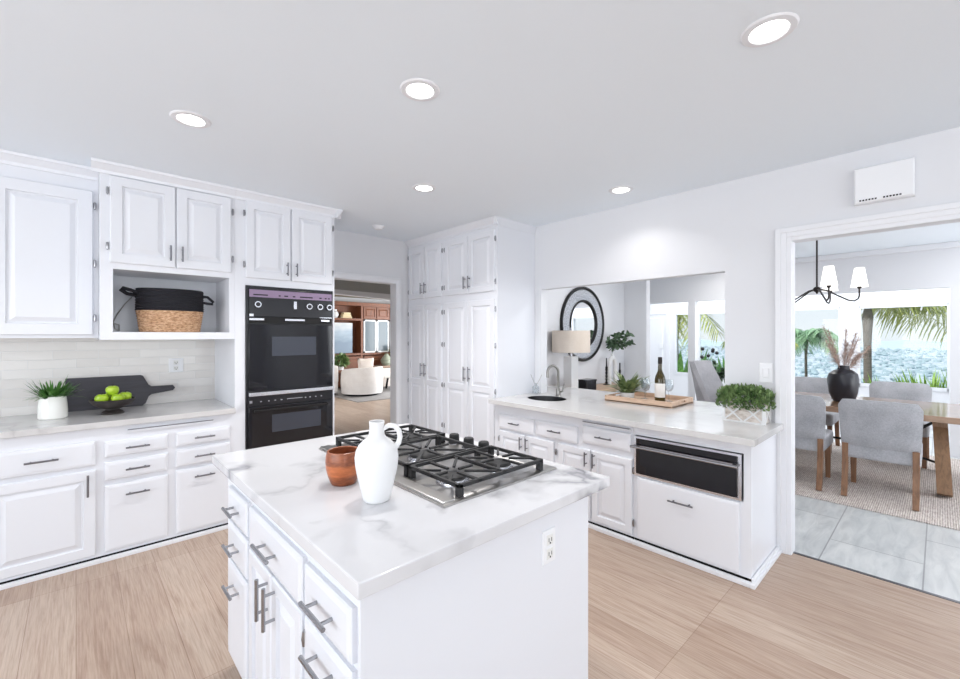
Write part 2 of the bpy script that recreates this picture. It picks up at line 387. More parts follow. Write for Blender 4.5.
def thing(name, label, cat, loc=(0, 0, 0), rotz=0, group=None):
    o = bpy.data.objects.new(name, None); C.objects.link(o); o.empty_display_size = .05
    o.location = loc; o.rotation_euler = (0, 0, rotz); ROOT[o.name] = Matrix.Translation(loc) @ Matrix.Rotation(rotz, 4, 'Z')
    return tag(o, label, cat, group)

def part(name, mb, material, parent, label=None, local=False, kind=None, sharp=28):
    """a child mesh; vertices given in world coordinates unless local"""
    mtx = ROOT[parent.name]
    me = _mesh(name, mb, material, None if local else mtx.inverted(), sharp)
    o = bpy.data.objects.new(name, me); C.objects.link(o); o.parent = parent; ROOT[o.name] = mtx
    if label: o['label'] = label
    if kind: o['kind'] = kind
    return o

def single(name, mb, material, label, cat, loc, group=None, kind=None):
    me = _mesh(name, mb, material, Matrix.Translation(loc).inverted())
    o = bpy.data.objects.new(name, me); C.objects.link(o); o.location = loc; ROOT[o.name] = Matrix.Translation(loc)
    return tag(o, label, cat, group, kind)

def struct(name, mb, material):
    me = _mesh(name, mb, material); o = bpy.data.objects.new(name, me); C.objects.link(o); o['kind'] = 'structure'; ROOT[o.name] = Matrix.Identity(4); return o

def dup(root, loc, rotz=None, label=None):
    r = root.copy(); C.objects.link(r); r.location = loc
    if rotz is not None: r.rotation_euler = (0, 0, rotz)
    if label: r['label'] = label
    for ch in list(root.children):
        c = ch.copy(); C.objects.link(c); c.parent = r
        for g in list(ch.children):
            d = g.copy(); C.objects.link(d); d.parent = c
    return r

B = lambda *a, **k: MB().box(*a, **k)
mapY = lambda yf: (lambda a, w_, z: (a, yf-w_, z))      # faces -Y
mapX = lambda xf: (lambda a, w_, z: (xf-w_, a, z))      # faces -X

def pull(P, a, z, L, vertical, t, rad=.006, stand=.032):
    mb = MB(); q = lambda u, w_: P(a, w_, z+u) if vertical else P(a+u, w_, z)
    mb.tube([q(-L/2, t+stand), q(L/2, t+stand)], rad, 8)
    for s_ in (-.32, .32): mb.tube([q(L*s_, t-.002), q(L*s_, t+stand)], rad*.8, 8)
    return mb

def slabrings(t=.02): return [(0, .0), (0, t-.007), (.004, t-.003), (.016, t-.001), (.019, t)]
def raised(t=.02, fr=.058): return [(0, .0), (0, t-.005), (.005, t), (fr, t), (fr+.004, t-.012), (fr+.014, t-.012), (fr+.040, t-.002), (fr+.042, t-.001)]

def drawer(parent, P, a0, a1, z0, z1, hz=None, ha=None, L=.13, material='darksteel', t=.02, rad=.006, stand=.032):
    d = part('drawer', MB().rings(P, a0, a1, z0, z1, slabrings(t)), M['cab'], parent, sharp=10)
    part('handle', pull(P, ha if ha is not None else (a0+a1)/2, hz if hz is not None else (z0+z1)/2, L, False, t, rad, stand), M[material], d)
    return d

def door(parent, P, a0, a1, z0, z1, ha=None, hz=None, L=.13, split=None, material='darksteel', t=.02, fr=.058, rad=.006, stand=.032):
    mb = MB()
    if split:
        r1 = [((0, 0, 0, 0), .0), ((0, 0, 0, 0), t-.005), ((.005, .005, .005, 0), t), ((fr, fr, fr, fr*.5), t)] + [((fr+e_, fr+e_, fr+e_, fr*.5+e_), h_) for e_, h_ in ((.004, t-.012), (.014, t-.012), (.040, t-.002), (.042, t-.001))]
        r2 = [((l, r, t_, b), h) for (l, r, b, t_), h in r1]
        mb.rings(P, a0, a1, z0, split, r1); mb.rings(P, a0, a1, split, z1, r2)
    else: mb.rings(P, a0, a1, z0, z1, raised(t, fr))
    d = part('door', mb, M['cab'], parent, sharp=10)
    if ha is not None: part('handle', pull(P, ha, hz, L, True, t, rad, stand), M[material], d)
    return d

def hinge(parent, P, a, z, t=.02):
    mb = MB(); mb.tube([P(a, .006, z-.026), P(a, .012, z-.02), P(a, .014, z), P(a, .012, z+.02), P(a, .006, z+.026)], [.003, .007, .008, .007, .003], 8)
    part('hinge', mb, M['nickel'], parent)

# ------------------------------------------------------------------ structure
CZ = 2.655; WY = 4.50; WX = 3.57; WT = .10
struct('floor', B(-4.6, WX+.05, -4.6, 12.0, -.1, 0).box(WX+.05, 8.6, WY+.06, 12.0, -.1, 0), M['floor'])
struct('floor_dining', B(WX+.05, 12.0, -2.6, WY+.06, -.1, -.001), M['tile'])
struct('trim_1', B(WX+.035, WX+.06, -1.2, .70, -.01, .003), M['darksteel'])
struct('ceiling', B(-4.6, WX+WT, -4.6, WY+.12, CZ, CZ+.1), M['ceiling'])
struct('ceiling_dining', B(WX+WT, 8.1, -2.6, WY+.12, CZ, CZ+.1), M['ceiling'])
struct('ceiling_sunroom', B(8.1, 10.4, -2.6, 5.2, 2.75, 2.85), M['ceiling'])
struct('ceiling_living', B(-.5, 8.6, WY+.12, 12.0, 2.62, 2.72), paint('olive beige ceiling', S(150, 140, 118), .8))
# wall behind the left run with the doorway to the living room
DX0, DX1, DZ = 1.85, 2.817, 2.125
struct('wall_left', B(-4.6, DX0, WY, WY+.12, 0, CZ).box(DX1, WX+WT, WY, WY+.12, 0, CZ).box(DX0, DX1, WY, WY+.12, DZ, CZ), M['wall'])
struct('trim_2', B(DX1, DX1+.062, WY-.018, WY, 0, DZ+.062, .004).box(DX0-.06, DX1+.0, WY-.018, WY, DZ, DZ+.062, .004).box(DX1+.045, DX1+.068, WY-.026, WY, 0, DZ+.068, .004).box(DX0-.06, DX1+.068, WY-.026, WY, DZ+.045, DZ+.068, .004), M['trim'])
# right wall with pass-through and dining doorway
PY0, PY1, PZ = 1.11, 2.87, 1.985
RY, RZ = .693, 2.146
struct('wall_right', B(WX, WX+WT, PY1, WY, 0, CZ).box(WX, WX+WT, RY, PY0, 0, CZ).box(WX, WX+WT, PY0, PY1, PZ, CZ).box(WX, WX+WT, PY0, PY1, 0, .852)
       .box(WX, WX+WT, -1.1, RY, RZ, CZ).box(WX, WX+WT, -4.6, -1.1, 0, CZ), M['wall'])
def casing_right(mb):
    for (o0, o1, th) in ((0, .03, .014), (.026, .062, .02), (.058, .09, .028)):
        mb.box(WX-th, WX, RY+o0, RY+o1, 0, RZ+o1, .003)
        mb.box(WX-th, WX, -1.1, RY+o0, RZ+o0, RZ+o1, .003)
    return mb
struct('trim_3', casing_right(MB()), M['trim'])
# far end of the kitchen (behind the camera) with window openings added for the fill lights
struct('wall_rear', B(-4.6, WX+WT, -4.6, -4.5, 0, .5).box(-4.6, WX+WT, -4.6, -4.5, 2.5, CZ).box(-4.6, -2.6, -4.6, -4.5, .5, 2.5).box(3.0, WX+WT, -4.6, -4.5, .5, 2.5), M['wall'])
struct('wall_side', B(-4.6, -4.5, -4.6, WY, 0, .5).box(-4.6, -4.5, -4.6, WY, 2.5, CZ).box(-4.6, -4.5, -4.6, -2.4, .5, 2.5).box(-4.6, -4.5, 3.6, WY+.12, .5, 2.5), M['wall'])
# dining room
struct('wall_dining_left', B(WX+WT, 6.3, 3.4, 3.5, 0, CZ), M['wall'])
struct('wall_dining_stub', B(6.3, 6.42, 3.04, 3.5, 0, CZ), M['wall'])
struct('wall_dining_hall', B(6.3, 8.1, 4.5, 4.62, 0, CZ), M['wall'])
struct('wall_dining_far', B(7.9, 8.02, -2.6, -.085, 0, CZ).box(7.9, 8.02, -.085, 4.5, 2.10, CZ).box(7.9, 8.02, 2.93, 3.05, 0, 2.10).box(7.9, 8.02, 4.1, 4.5, 0, 2.1), M['wall'])
struct('trim_4', B(7.86, 7.9, -2.6, 4.5, CZ-.07, CZ, .008), M['trim'])
struct('wall_dining_right', B(WX+WT, 10.4, -2.7, -2.6, 0, CZ+.1), M['wall'])
# sunroom outer wall with its windows
SX = 9.9
wins = [(3.72, 4.10), (2.30, 3.60), (1.215, 1.90), (-.095, .96)]
mb = B(SX, SX+.12, -2.6, 5.1, 0, .65).box(SX, SX+.12, -2.6, 5.1, 1.99, 2.75)
edges = [-2.6]+[e for a, b in sorted(wins) for e in (a, b)]+[5.1]
for a, b in zip(edges[::2], edges[1::2]): mb.box(SX, SX+.12, a, b, .65, 1.99)
struct('wall_sunroom_far', mb, M['trim'])
struct('wall_sunroom_left', B(8.02, 10.02, 5.1, 5.2, 0, 2.75), M['trim'])
for i, (a, b) in enumerate(wins):
    f = MB(); fx0, fx1 = SX-.012, SX+.05
    for q in ((a-.03, a+.02), (b-.02, b+.03)): f.box(fx0, fx1, q[0], q[1], .62, 2.02, .004)
    f.box(fx0, fx1, a, b, .62, .675, .004).box(fx0, fx1, a, b, 1.965, 2.02, .004)
    o = struct('window_%d' % (i+1), f, M['trim'])
    part('pane', B(SX+.02, SX+.026, a, b, .66, 1.98), M['pane'], o)
# sunroom side door with plate
dd = struct('door_1', MB().rings(lambda a, w_, z: (SX-w_, a, z), 4.22, 4.95, 0, 2.06, [(0, 0), (0, .03), (.07, .03), (.08, .012), (.15, .012), (.17, .025)]), M['trim'])
s_ = single('light_switch', B(SX-.045, SX-.028, 4.36, 4.44, 1.2, 1.32, .003), M['plastic'], 'white switch plate by the sunroom door, seen past the wine bottle', 'light switch', (SX-.04, 4.40, 1.2))
# living room shell
struct('wall_living_far', B(-.5, 8.6, 11.9, 12.0, 0, 2.62), M['wall'])
struct('wall_living_left', B(-.6, -.5, WY+.12, 12.0, 0, 2.62), M['wall'])
struct('wall_living_right', B(8.5, 8.6, WY+.12, 12.0, 0, .5).box(8.5, 8.6, WY+.12, 12.0, 2.4, 2.62).box(8.5, 8.6, WY+.12, 7.4, .5, 2.4).box(8.5, 8.6, 10.6, 12.0, .5, 2.4), M['wall'])
gm = paint('grey soffit paint', S(170, 170, 168), .8)  # shade on the wall above the beam put into a grey paint
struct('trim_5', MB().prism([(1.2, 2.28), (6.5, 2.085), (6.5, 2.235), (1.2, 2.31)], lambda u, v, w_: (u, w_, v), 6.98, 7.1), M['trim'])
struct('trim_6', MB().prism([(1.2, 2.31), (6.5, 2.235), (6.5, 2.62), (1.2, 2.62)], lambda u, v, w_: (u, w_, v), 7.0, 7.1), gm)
# backsplash
struct('trim_7', B(-2.0, .915, WY-.015, WY, .93, 1.50), M['splash'])

# ------------------------------------------------------------------ left run
YF = 3.812; PY = mapY(YF)
def crown(mb, x0, x1, yb, z1=CZ, ends=(0, 0)):
    pr = [(0, z1-.075), (.012, z1-.075), (.016, z1-.055), (.045, z1-.02), (.052, z1-.018), (.056, z1-.001), (0, z1-.001)]
    return mb.prism([(yb-u, v) for u, v in pr], lambda u, v, w_: (w_, u, v), x0-ends[0], x1+ends[1])
def base_cab(x0, x1, label, fronts):
    t = thing('base_cabinet', label, 'cabinet', ((x0+x1)/2, YF+.3, 0), 0, 'white base cabinets of the left run')
    part('body', B(x0, x1, YF, WY-.002, .034, .889), M['cab'], t)
    part('toe_molding', B(x0, x1, YF-.036, YF-.004, 0, .024, .004), M['trim'], t)
    part('toe_kick', B(x0, x1, YF+.012, YF+.03, 0.0, .034), M['dark'], t)  # black strip painted as the shadow in the toe gap
    fronts(t); return t
def fA(t):
    drawer(t, PY, -.405, .095, .647, .805, ha=-.155, L=.15)
    door(t, PY, -.405, .095, .055, .614, ha=.055, hz=.525, L=.14)
base_cab(-.43, .117, 'white base cabinet with one wide drawer over a panelled door, left below the potted grass', fA)
def fB(t):
    drawer(t, PY, .138, .482, .688, .790); drawer(t, PY, .138, .482, .532, .652); drawer(t, PY, .138, .482, .057, .499, hz=.425)
base_cab(.117, .505, 'white three-drawer base cabinet in the middle of the left run, under the apple bowl', fB)
def fC(t):
    drawer(t, PY, .53, .879, .692, .792); drawer(t, PY, .53, .879, .542, .667); drawer(t, PY, .53, .879, .057, .514, hz=.455)
base_cab(.505, .915, 'white three-drawer base cabinet next to the tall oven cabinet', fC)
def fZ(t):
    drawer(t, PY, -1.1, -.45, .647, .805); door(t, PY, -1.1, -.45, .055, .614)
base_cab(-1.2, -.43, 'white base cabinet at the far left end of the left run', fZ)
pb = thing('pull_out_board', 'white pull-out cutting board under the left worktop edge above the drawers', 'cutting board', (.51, YF-.01, .845), 0)
part('board', B(.254, .767, YF-.016, YF+.0, .838, .858, .003), M['cab'], pb)
part('top_edge', B(.256, .765, YF-.020, YF-.015, .853, .858), M['darksteel'], pb)
single('worktop', B(-1.2, .914, YF-.035, WY-.016, .8905, .93, .003), M['quartz'], 'pale quartz worktop along the tiled left wall', 'worktop', (0, 4.1, .89))

# recessed upper cabinet on the left
UY = 4.03
t = thing('wall_cabinet', 'white wall cabinet at the left edge of the photo, above the potted grass', 'cabinet', (-.5, 4.25, 1.483))
part('body', B(-1.2, .114, UY, WY-.016, 1.483, CZ-.001), M['cab'], t)
part('crown_molding', crown(MB(), -1.2, .114, UY), M['cab'], t)
door(t, mapY(UY), -.40, .085, 1.503, 2.50, fr=.075); door(t, mapY(UY), -.93, -.43, 1.503, 2.50, fr=.075)
for z in (1.62, 2.0, 2.40): hinge(t, mapY(UY), .095, z)

# niche cabinet
t = thing('niche_cabinet', 'white wall cabinet with two doors above an open niche holding a basket', 'cabinet', (.515, 4.15, 1.472))
part('body', B(.115, .181, YF, WY-.016, 1.472, CZ-.001).box(.877, .914, YF, WY-.016, 1.472, CZ-.001).box(.181, .877, YF, WY-.016, 1.951, CZ-.001).box(.181, .877, YF, WY-.016, 1.472, 1.524), M['cab'], t)
part('niche_back', B(.181, .877, 4.25, 4.27, 1.524, 1.951), M['cab'], t)
part('crown_molding', crown(MB(), .07, .9145, YF), M['cab'], t)
door(t, PY, .165, .526, 1.992, 2.575, ha=.495, hz=2.09, L=.11, fr=.062); door(t, PY, .534, .886, 1.992, 2.575, ha=.565, hz=2.09, L=.11, fr=.062)
for a in (.152, .899):
    for z in (2.10, 2.47): hinge(t, PY, a, z)

# oven tower
t = thing('oven_cabinet', 'tall white oven cabinet with two doors above the black double oven', 'cabinet', (1.325, 4.15, 0))
part('body', B(.915, .99, YF, WY-.002, .034, CZ-.001).box(1.716, 1.735, YF, WY-.002, .034, CZ-.001).box(.99, 1.716, YF, WY-.002, 1.906, CZ-.001).box(.99, 1.716, YF, WY-.002, .034, .583).box(.99, 1.716, 4.42, WY-.002, .583, 1.906), M['cab'], t)
part('crown_molding', crown(MB(), .9155, 1.735, YF, ends=(0, .056)).prism([(1.735+u, v) for u, v in [(0, CZ-.075), (.012, CZ-.075), (.016, CZ-.055), (.045, CZ-.02), (.056, CZ-.001), (0, CZ-.001)]], lambda u, v, w_: (u, w_, v), YF-.056, WY-.03), M['cab'], t)
part('toe_molding', B(.915, 1.735, YF-.036, YF-.004, 0, .024, .004), M['trim'], t)
door(t, PY, .992, 1.337, 1.965, 2.58, ha=1.305, hz=2.06, L=.11); door(t, PY, 1.350, 1.705, 1.965, 2.58, ha=1.382, hz=2.06, L=.11)
drawer(t, PY, .992, 1.705, .06, .55)
for a in (.979, 1.718):
    for z in (2.07, 2.48): hinge(t, PY, a, z)

# double oven
OX0, OX1 = .992, 1.714
t = thing('double_oven', 'black built-in double wall oven with a mauve control strip', 'oven', (1.353, YF, .585))
part('body', B(OX0, OX1, YF-.012, 4.38, .585, 1.904), M['blackpanel'], t)
cp = part('control_panel', B(OX0+.02, OX1-.02, YF-.03, YF-.012, 1.655, 1.885, .003), M['blackpanel'], t)
part('light_strip', B(OX0+.02, OX1-.02, YF-.034, YF-.029, 1.812, 1.872), M['mauve'], cp, 'mauve strip')
mk = MB()
for a0, a1 in ((.06, .17), (.255, .27), (.30, .33), (.37, .39), (.43, .54), (.60, .62), (.65, .665), (.68, .695)): mk.box(OX0+a0-.012, OX0+a1-.012, YF-.0355, YF-.0335, 1.826, 1.836)
part('markings', mk, M['dark'], cp)
for a in (.09, .505, .60, .685):
    k = part('knob', MB().tube([(OX0+a-.01, YF-.029, 1.752), (OX0+a-.01, YF-.052, 1.752)], [.027, .025], 24), M['chrome'], cp)
    part('knob_cap', MB().tube([(OX0+a-.01, YF-.050, 1.752), (OX0+a-.01, YF-.058, 1.752)], [.018, .016], 20), M['blackpanel'], k, 'black knob cap')
part('switch', B(OX0+.365, OX0+.39, YF-.04, YF-.03, 1.725, 1.79, .002), M['chrome'], cp)
vs = MB()
for a0, a1 in ((.0, .11), (.275, .44), (.585, .66)): vs.box(OX0+.02+a0, OX0+.02+a1, YF-.034, YF-.028, 1.624, 1.640)
part('vent_trim', B(OX0+.02, OX1-.02, YF-.024, YF-.012, 1.60, 1.652), M['dark'], t)
part('vent_light', vs, M['chrome'], t)
part('panel_trim', B(OX0+.02, OX0+.05, YF-.034, YF-.028, 1.655, 1.675).box(OX1-.13, OX1-.02, YF-.034, YF-.028, 1.655, 1.661), M['chrome'], t)
d = part('upper_door', B(OX0+.015, OX1-.015, YF-.034, YF-.012, 1.052, 1.592, .004), M['blackglass'], t)
part('window', B(OX0+.19, OX1-.165, YF-.0355, YF-.033, 1.33, 1.49), M['windowglass'], d)
part('handle', MB().box(OX0+.012, OX1-.012, YF-.07, YF-.034, 1.012, 1.042, .004), M['chrome'], d)
bt = MB()
for a in (.10, .16, .21, .26, .46, .50, .55, .60): bt.box(OX0+a, OX0+a+.012, YF-.033, YF-.029, .958, .966)
bt.box(OX0+.31, OX0+.44, YF-.033, YF-.029, .962, .967).box(OX0+.02, OX0+.04, YF-.036, YF-.026, .955, .975)
lp = part('lower_panel', B(OX0+.015, OX1-.015, YF-.03, YF-.012, .93, 1.005, .003), M['blackpanel'], t)
part('buttons', bt, M['chrome'], lp)
d = part('lower_door', B(OX0+.015, OX1-.015, YF-.034, YF-.012, .60, .920, .004), M['blackglass'], t)
part('window', B(OX0+.19, OX1-.12, YF-.0355, YF-.033, .70, .845), M['windowglass'], d)
part('handle', MB().tube([(OX0+.05, YF-.05, .890), (OX1-.06, YF-.05, .890)], .009, 10), M['blackmetal'], d)

# ------------------------------------------------------------------ pantry
XP = 3.0; PXp = mapX(XP)
def pantry(y0, y1, ym, label, last):
    t = thing('pantry_cabinet', label, 'cabinet', (3.25, (y0+y1)/2, 0), 0, 'tall white pantry cabinets')
    part('body', B(XP, WX-.002, y0, y1, .034, CZ-.001), M['cab'], t)
    cr = MB(); pr = [(0, CZ-.075), (.012, CZ-.075), (.016, CZ-.055), (.045, CZ-.02), (.056, CZ-.001), (0, CZ-.001)]
    cr.prism([(XP-u, v) for u, v in pr], lambda u, v, w_: (u, w_, v), y0-(.02 if last else 0), y1)
    if last: cr.prism([(y0-u*.4, v) for u, v in pr], lambda u, v, w_: (w_, u, v), XP-.056, WX-.002)
    part('crown_molding', cr, M['cab'], t)
    part('toe_molding', B(XP-.03, XP-.004, y0, y1, 0, .024, .004), M['trim'], t)
    part('toe_kick', B(XP+.012, XP+.03, y0, y1, 0, .034), M['dark'], t)  # toe gap shadow painted as a black strip
    for a0, a1, ha in ((y0+.03, ym-.004, ym-.035), (ym+.004, y1-.03, ym+.035)):
        door(t, PXp, a0, a1, 1.938, 2.54, ha=ha, hz=2.05, L=.13)
        door(t, PXp, a0, a1, .06, 1.86, ha=ha, hz=1.10, L=.15, split=.955)
    for a in (y0+.02, y1-.02):
        for z in (2.03, 2.45, 1.76, 1.40, .95, .5): hinge(t, PXp, a, z)
pantry(3.79, 4.498, 4.14, 'tall white pantry cabinet beside the living room doorway', False)
pantry(2.952, 3.788, 3.37, 'tall white pantry cabinet beside the sink counter', True)

# ------------------------------------------------------------------ peninsula
XF = 2.957; PX = mapX(XF); CT = .893
def pen_base(t, y0, y1):
    part('body', B(XF, WX-.03, y0, y1, .036, .66).box(XF, 3.12, y0, y1, .66, .852).box(3.12, WX-.03, y0, 2.38, .66, .852).box(3.12, WX-.03, 2.82, y1, .66, .852), M['cab'], t)
    part('toe_kick', B(XF+.012, XF+.03, y0+.01, y1, 0, .036), M['dark'], t)  # black strip stands in for shade above the toe molding
t = thing('sink_cabinet', 'white sink cabinet with three drawers over four panelled doors, right of the pantry', 'cabinet', (3.25, 2.23, 0))
pen_base(t, 1.522, 2.948)
part('toe_molding', B(XF-.042, XF-.004, 1.522, 2.948, 0, .024, .004), M['trim'], t)
drawer(t, PX, 2.448, 2.874, .622, .758, L=.12); drawer(t, PX, 1.995, 2.416, .626, .762, L=.13); drawer(t, PX, 1.537, 1.951, .652, .785, L=.14)
for a0, a1, ha in ((2.557, 2.867, 2.585), (2.23, 2.545, 2.515), (1.876, 2.181, 1.905), (1.528, 1.862, 1.835)):
    door(t, PX, a0, a1, .055, .60, ha=ha, hz=.53, L=.11, fr=.05)
for a in (2.21, 1.518, 2.88):
    for z in (.14, .52): hinge(t, PX, a, z)
pb = thing('pull_out_board', 'white pull-out board above the right drawer of the sink cabinet', 'cutting board', (XF, 1.75, .8))
part('board', B(XF-.016, XF, 1.545, 1.945, .797, .82, .003), M['cab'], pb)
part('top_edge', B(XF-.020, XF-.015, 1.547, 1.943, .815, .82), M['darksteel'], pb)

t = thing('end_cabinet', 'white end cabinet with a big plain drawer below the warming drawer', 'cabinet', (3.25, 1.15, 0))
part('body', B(XF, WX-.03, .775, 1.520, .036, .49).box(XF, WX-.03, .775, 1.520, .782, .852).box(XF, WX-.03, .775, .815, .49, .782).box(XF, WX-.03, 1.512, 1.520, .49, .782), M['cab'], t)
part('toe_kick', B(XF+.012, XF+.03, .80, 1.52, 0, .036), M['dark'], t)  # shadow line at the toe, painted black
part('toe_molding', B(XF-.042, XF-.004, .7735, 1.520, 0, .024, .004).box(XF-.042, WX-.005, .745, .773, 0, .024, .004).box(XF-.006, WX-.005, .757, .773, .024, .045, .004), M['trim'], t)
drawer(t, PX, .834, 1.487, .048, .482, hz=.388, ha=1.175, L=.16)
t = thing('warming_drawer', 'black glass warming drawer with a steel frame in the end cabinet', 'oven', (XF, 1.17, .495))
part('body', B(XF-.004, 3.45, .822, 1.51, .496, .777), M['darksteel'], t)
part('frame', MB().rings(mapX(XF-.004), .822, 1.51, .496, .777, [(0, 0), (0, .012), (.014, .014), (.016, .004)]), M['chrome'], t)
part('glass_front', B(XF-.022, XF-.002, .845, 1.495, .512, .700, .003), M['blackglass'], t)
part('top_panel', B(XF-.016, XF-.002, .845, 1.495, .712, .765, .002), M['blackglass'], t)
hb = MB().tube([(XF-.055, .835, .706), (XF-.055, 1.52, .706)], .009, 10)
for y in (.855, 1.495): hb.box(XF-.055, XF-.015, y-.01, y+.01, .696, .716)
part('handle', hb, M['nickel'], t)

# counter with sink hole
mb = B(2.872, 3.565, .737, 2.949, .8525, CT, .003).box(3.565, 4.22, PY0+.003, 3.2, .8525, CT, .003)
cut = bpy.data.objects.new('cutter', _mesh('cutter', MB().lathe([(0, .6), (1.004, .6), (1.004, 1.1), (0, 1.1)], (3.32, 2.60, 0), 40, .17, .20), M['cab'])); C.objects.link(cut)
me = _mesh('worktop', B(2.872, 3.5649, .737, 2.949, .8525, CT, .003), M['quartz'])
ct = bpy.data.objects.new('worktop', me); C.objects.link(ct)
md = ct.modifiers.new('hole', 'BOOLEAN'); md.operation = 'DIFFERENCE'; md.object = cut; md.solver = 'EXACT'
bpy.context.view_layer.update()
ev = ct.evaluated_get(bpy.context.evaluated_depsgraph_get()); me2 = bpy.data.meshes.new_from_object(ev)
ct.modifiers.clear(); ct.data = me2
b2 = bmesh.new(); b2.from_mesh(me2); bb = MB(); bb.box(3.565, 4.22, PY0+.003, 3.2, .8525, CT, .0)
mp = {q: b2.verts.new(q.co) for q in bb.bm.verts}
for f_ in bb.bm.faces: b2.faces.new([mp[q] for q in f_.verts])
bb.bm.free(); bmesh.ops.recalc_face_normals(b2, faces=b2.faces[:]); b2.to_mesh(me2); b2.free()
me2.set_sharp_from_angle(angle=math.radians(28))
for p in me2.polygons: p.use_smooth = False
me2.materials.clear(); me2.materials.append(M['quartz']); bpy.data.objects.remove(cut)
ROOT[ct.name] = Matrix.Identity(4); tag(ct, 'pale quartz counter with an oval sink running through the pass-through opening', 'worktop')
t = thing('sink', 'small oval undermount steel sink in the right counter', 'sink', (3.32, 2.60, .70))
part('bowl', MB().lathe([(1.0, CT-.001), (.965, CT-.001), (.96, .80), (.93, .735), (.7, .715), (.12, .705), (.1, .70), (0, .70), (0, .697), (.72, .71), (.97, .73), (.995, .80), (1.0, CT-.001)], (3.32, 2.60, 0), 40, .17, .20), M['sinksteel'], t)
part('drain', MB().lathe([(0, .706), (.03, .708), (.035, .704)], (3.32, 2.60, 0), 20), M['chrome'], t)
fx, fy = 3.53, 2.62
t = thing('faucet', 'brushed nickel gooseneck faucet behind the oval sink', 'faucet', (fx, fy, CT))
part('base', MB().lathe([(0, 0), (.028, 0), (.028, .006), (.022, .012), (.022, .07), (.018, .08), (0, .08)], (fx, fy, CT), 20), M['faucetsteel'], t)
arc = [(fx, fy, CT+.06), (fx, fy, CT+.24)]+[(fx-.06+.06*math.cos(a), fy+.02*(1-math.cos(a)), CT+.24+.065*math.sin(a)) for a in [PI*k/10 for k in range(1, 10)]]+[(fx-.12, fy+.04, CT+.24), (fx-.12, fy+.04, CT+.19)]
part('spout', MB().tube(arc, .013, 12), M['faucetsteel'], t)
part('lever', MB().tube([(fx, fy-.02, CT+.045), (fx, fy-.05, CT+.05), (fx+.01, fy-.065, CT+.13)], [.011, .01, .006], 10), M['faucetsteel'], t)
# reed diffuser
t = thing('reed_diffuser', 'clear glass bottle with crossed reeds beside the sink', 'diffuser', (3.49, 2.875, CT))
part('bottle', MB().lathe([(0, 0), (.035, 0), (.038, .008), (.038, .075), (.014, .09), (.014, .11), (.012, .11), (.012, .09), (.034, .072), (.034, .01), (0, .008)], (3.49, 2.875, CT), 20), M['clearglass'], t)
for dx, dy in ((.03, -.055), (-.01, .06)):
    part('reed', MB().tube([(3.49-dx*.5, 2.875-dy*.5, CT+.012), (3.49+dx, 2.875+dy, CT+.20)], .0028, 6), M['steel'], t)

# ------------------------------------------------------------------ island
IX = .502; PI_ = mapX(IX)
t = thing('kitchen_island', 'white kitchen island cabinet in front with drawers on its left side', 'island', (.98, 1.58, 0))
part('body', B(IX, 1.456, .945, 2.205, .1, .889), M['cab'], t)
part('toe_kick', B(IX+.06, 1.42, .945, 2.16, 0, .1), M['cab'], t)
part('front_panel', B(IX-.012, 1.456, .937, .9449, 0, .889, .002), M['cab'], t)
K = dict(material='nickel', rad=.0065, stand=.035)
drawer(t, PI_, 1.85, 2.13, .712, .843, L=.12, **K); drawer(t, PI_, 1.85, 2.13, .545, .698, L=.12, **K); drawer(t, PI_, 1.85, 2.13, .12, .53, hz=.45, L=.12, **K)
drawer(t, PI_, 1.287, 1.815, .694, .843, L=.16, ha=1.56, **K)
door(t, PI_, 1.557, 1.815, .12, .682, ha=1.588, hz=.60, L=.14, fr=.045, **K); door(t, PI_, 1.287, 1.549, .12, .682, ha=1.515, hz=.60, L=.14, fr=.045, **K)
drawer(t, PI_, .975, 1.268, .70, .836, L=.15, **K); drawer(t, PI_, .975, 1.268, .50, .682, L=.15, hz=.62, **K); drawer(t, PI_, .975, 1.268, .12, .485, L=.15, **K)
for z in (.20, .61): hinge(t, PI_, 1.277, z)
single('worktop', B(.472, 1.575, .912, 2.372, .8895, .93, .005), M['marble'], 'white grey-veined marble worktop on the kitchen island', 'worktop', (1.0, 1.64, .89))
def outlet(loc, P, a, z, label, hw=.036, hh=.058):
    t = thing('power_outlet', label, 'outlet', loc)
    part('plate', MB().rings(P, a-hw, a+hw, z-hh, z+hh, [(0, 0), (0, .003), (.004, .006)]), M['plastic'], t)
    for dz in (-.024, .024):
        r = part('receptacle', MB().rings(P, a-.017, a+.017, z+dz-.018, z+dz+.018, [(0, .006), (0, .008), (.002, .009)]), M['cream'], t)
        part('slots', MB().rings(P, a-.009, a-.006, z+dz-.006, z+dz+.007, [(0, .008), (0, .0095)]).rings(P, a+.006, a+.009, z+dz-.006, z+dz+.007, [(0, .008), (0, .0095)]).rings(P, a-.003, a+.003, z+dz-.014, z+dz-.008, [(0, .008), (0, .0095)]), M['dark'], r)
outlet((1.205, .936, .70), mapY(.9368), 1.205, .765, 'white power outlet on the front panel of the island')
q = .62
outlet((.62, WY-.016, 1.2), mapY(WY-.0152), .625, 1.245, 'white double power outlet on the tiled backsplash', .052, .06)

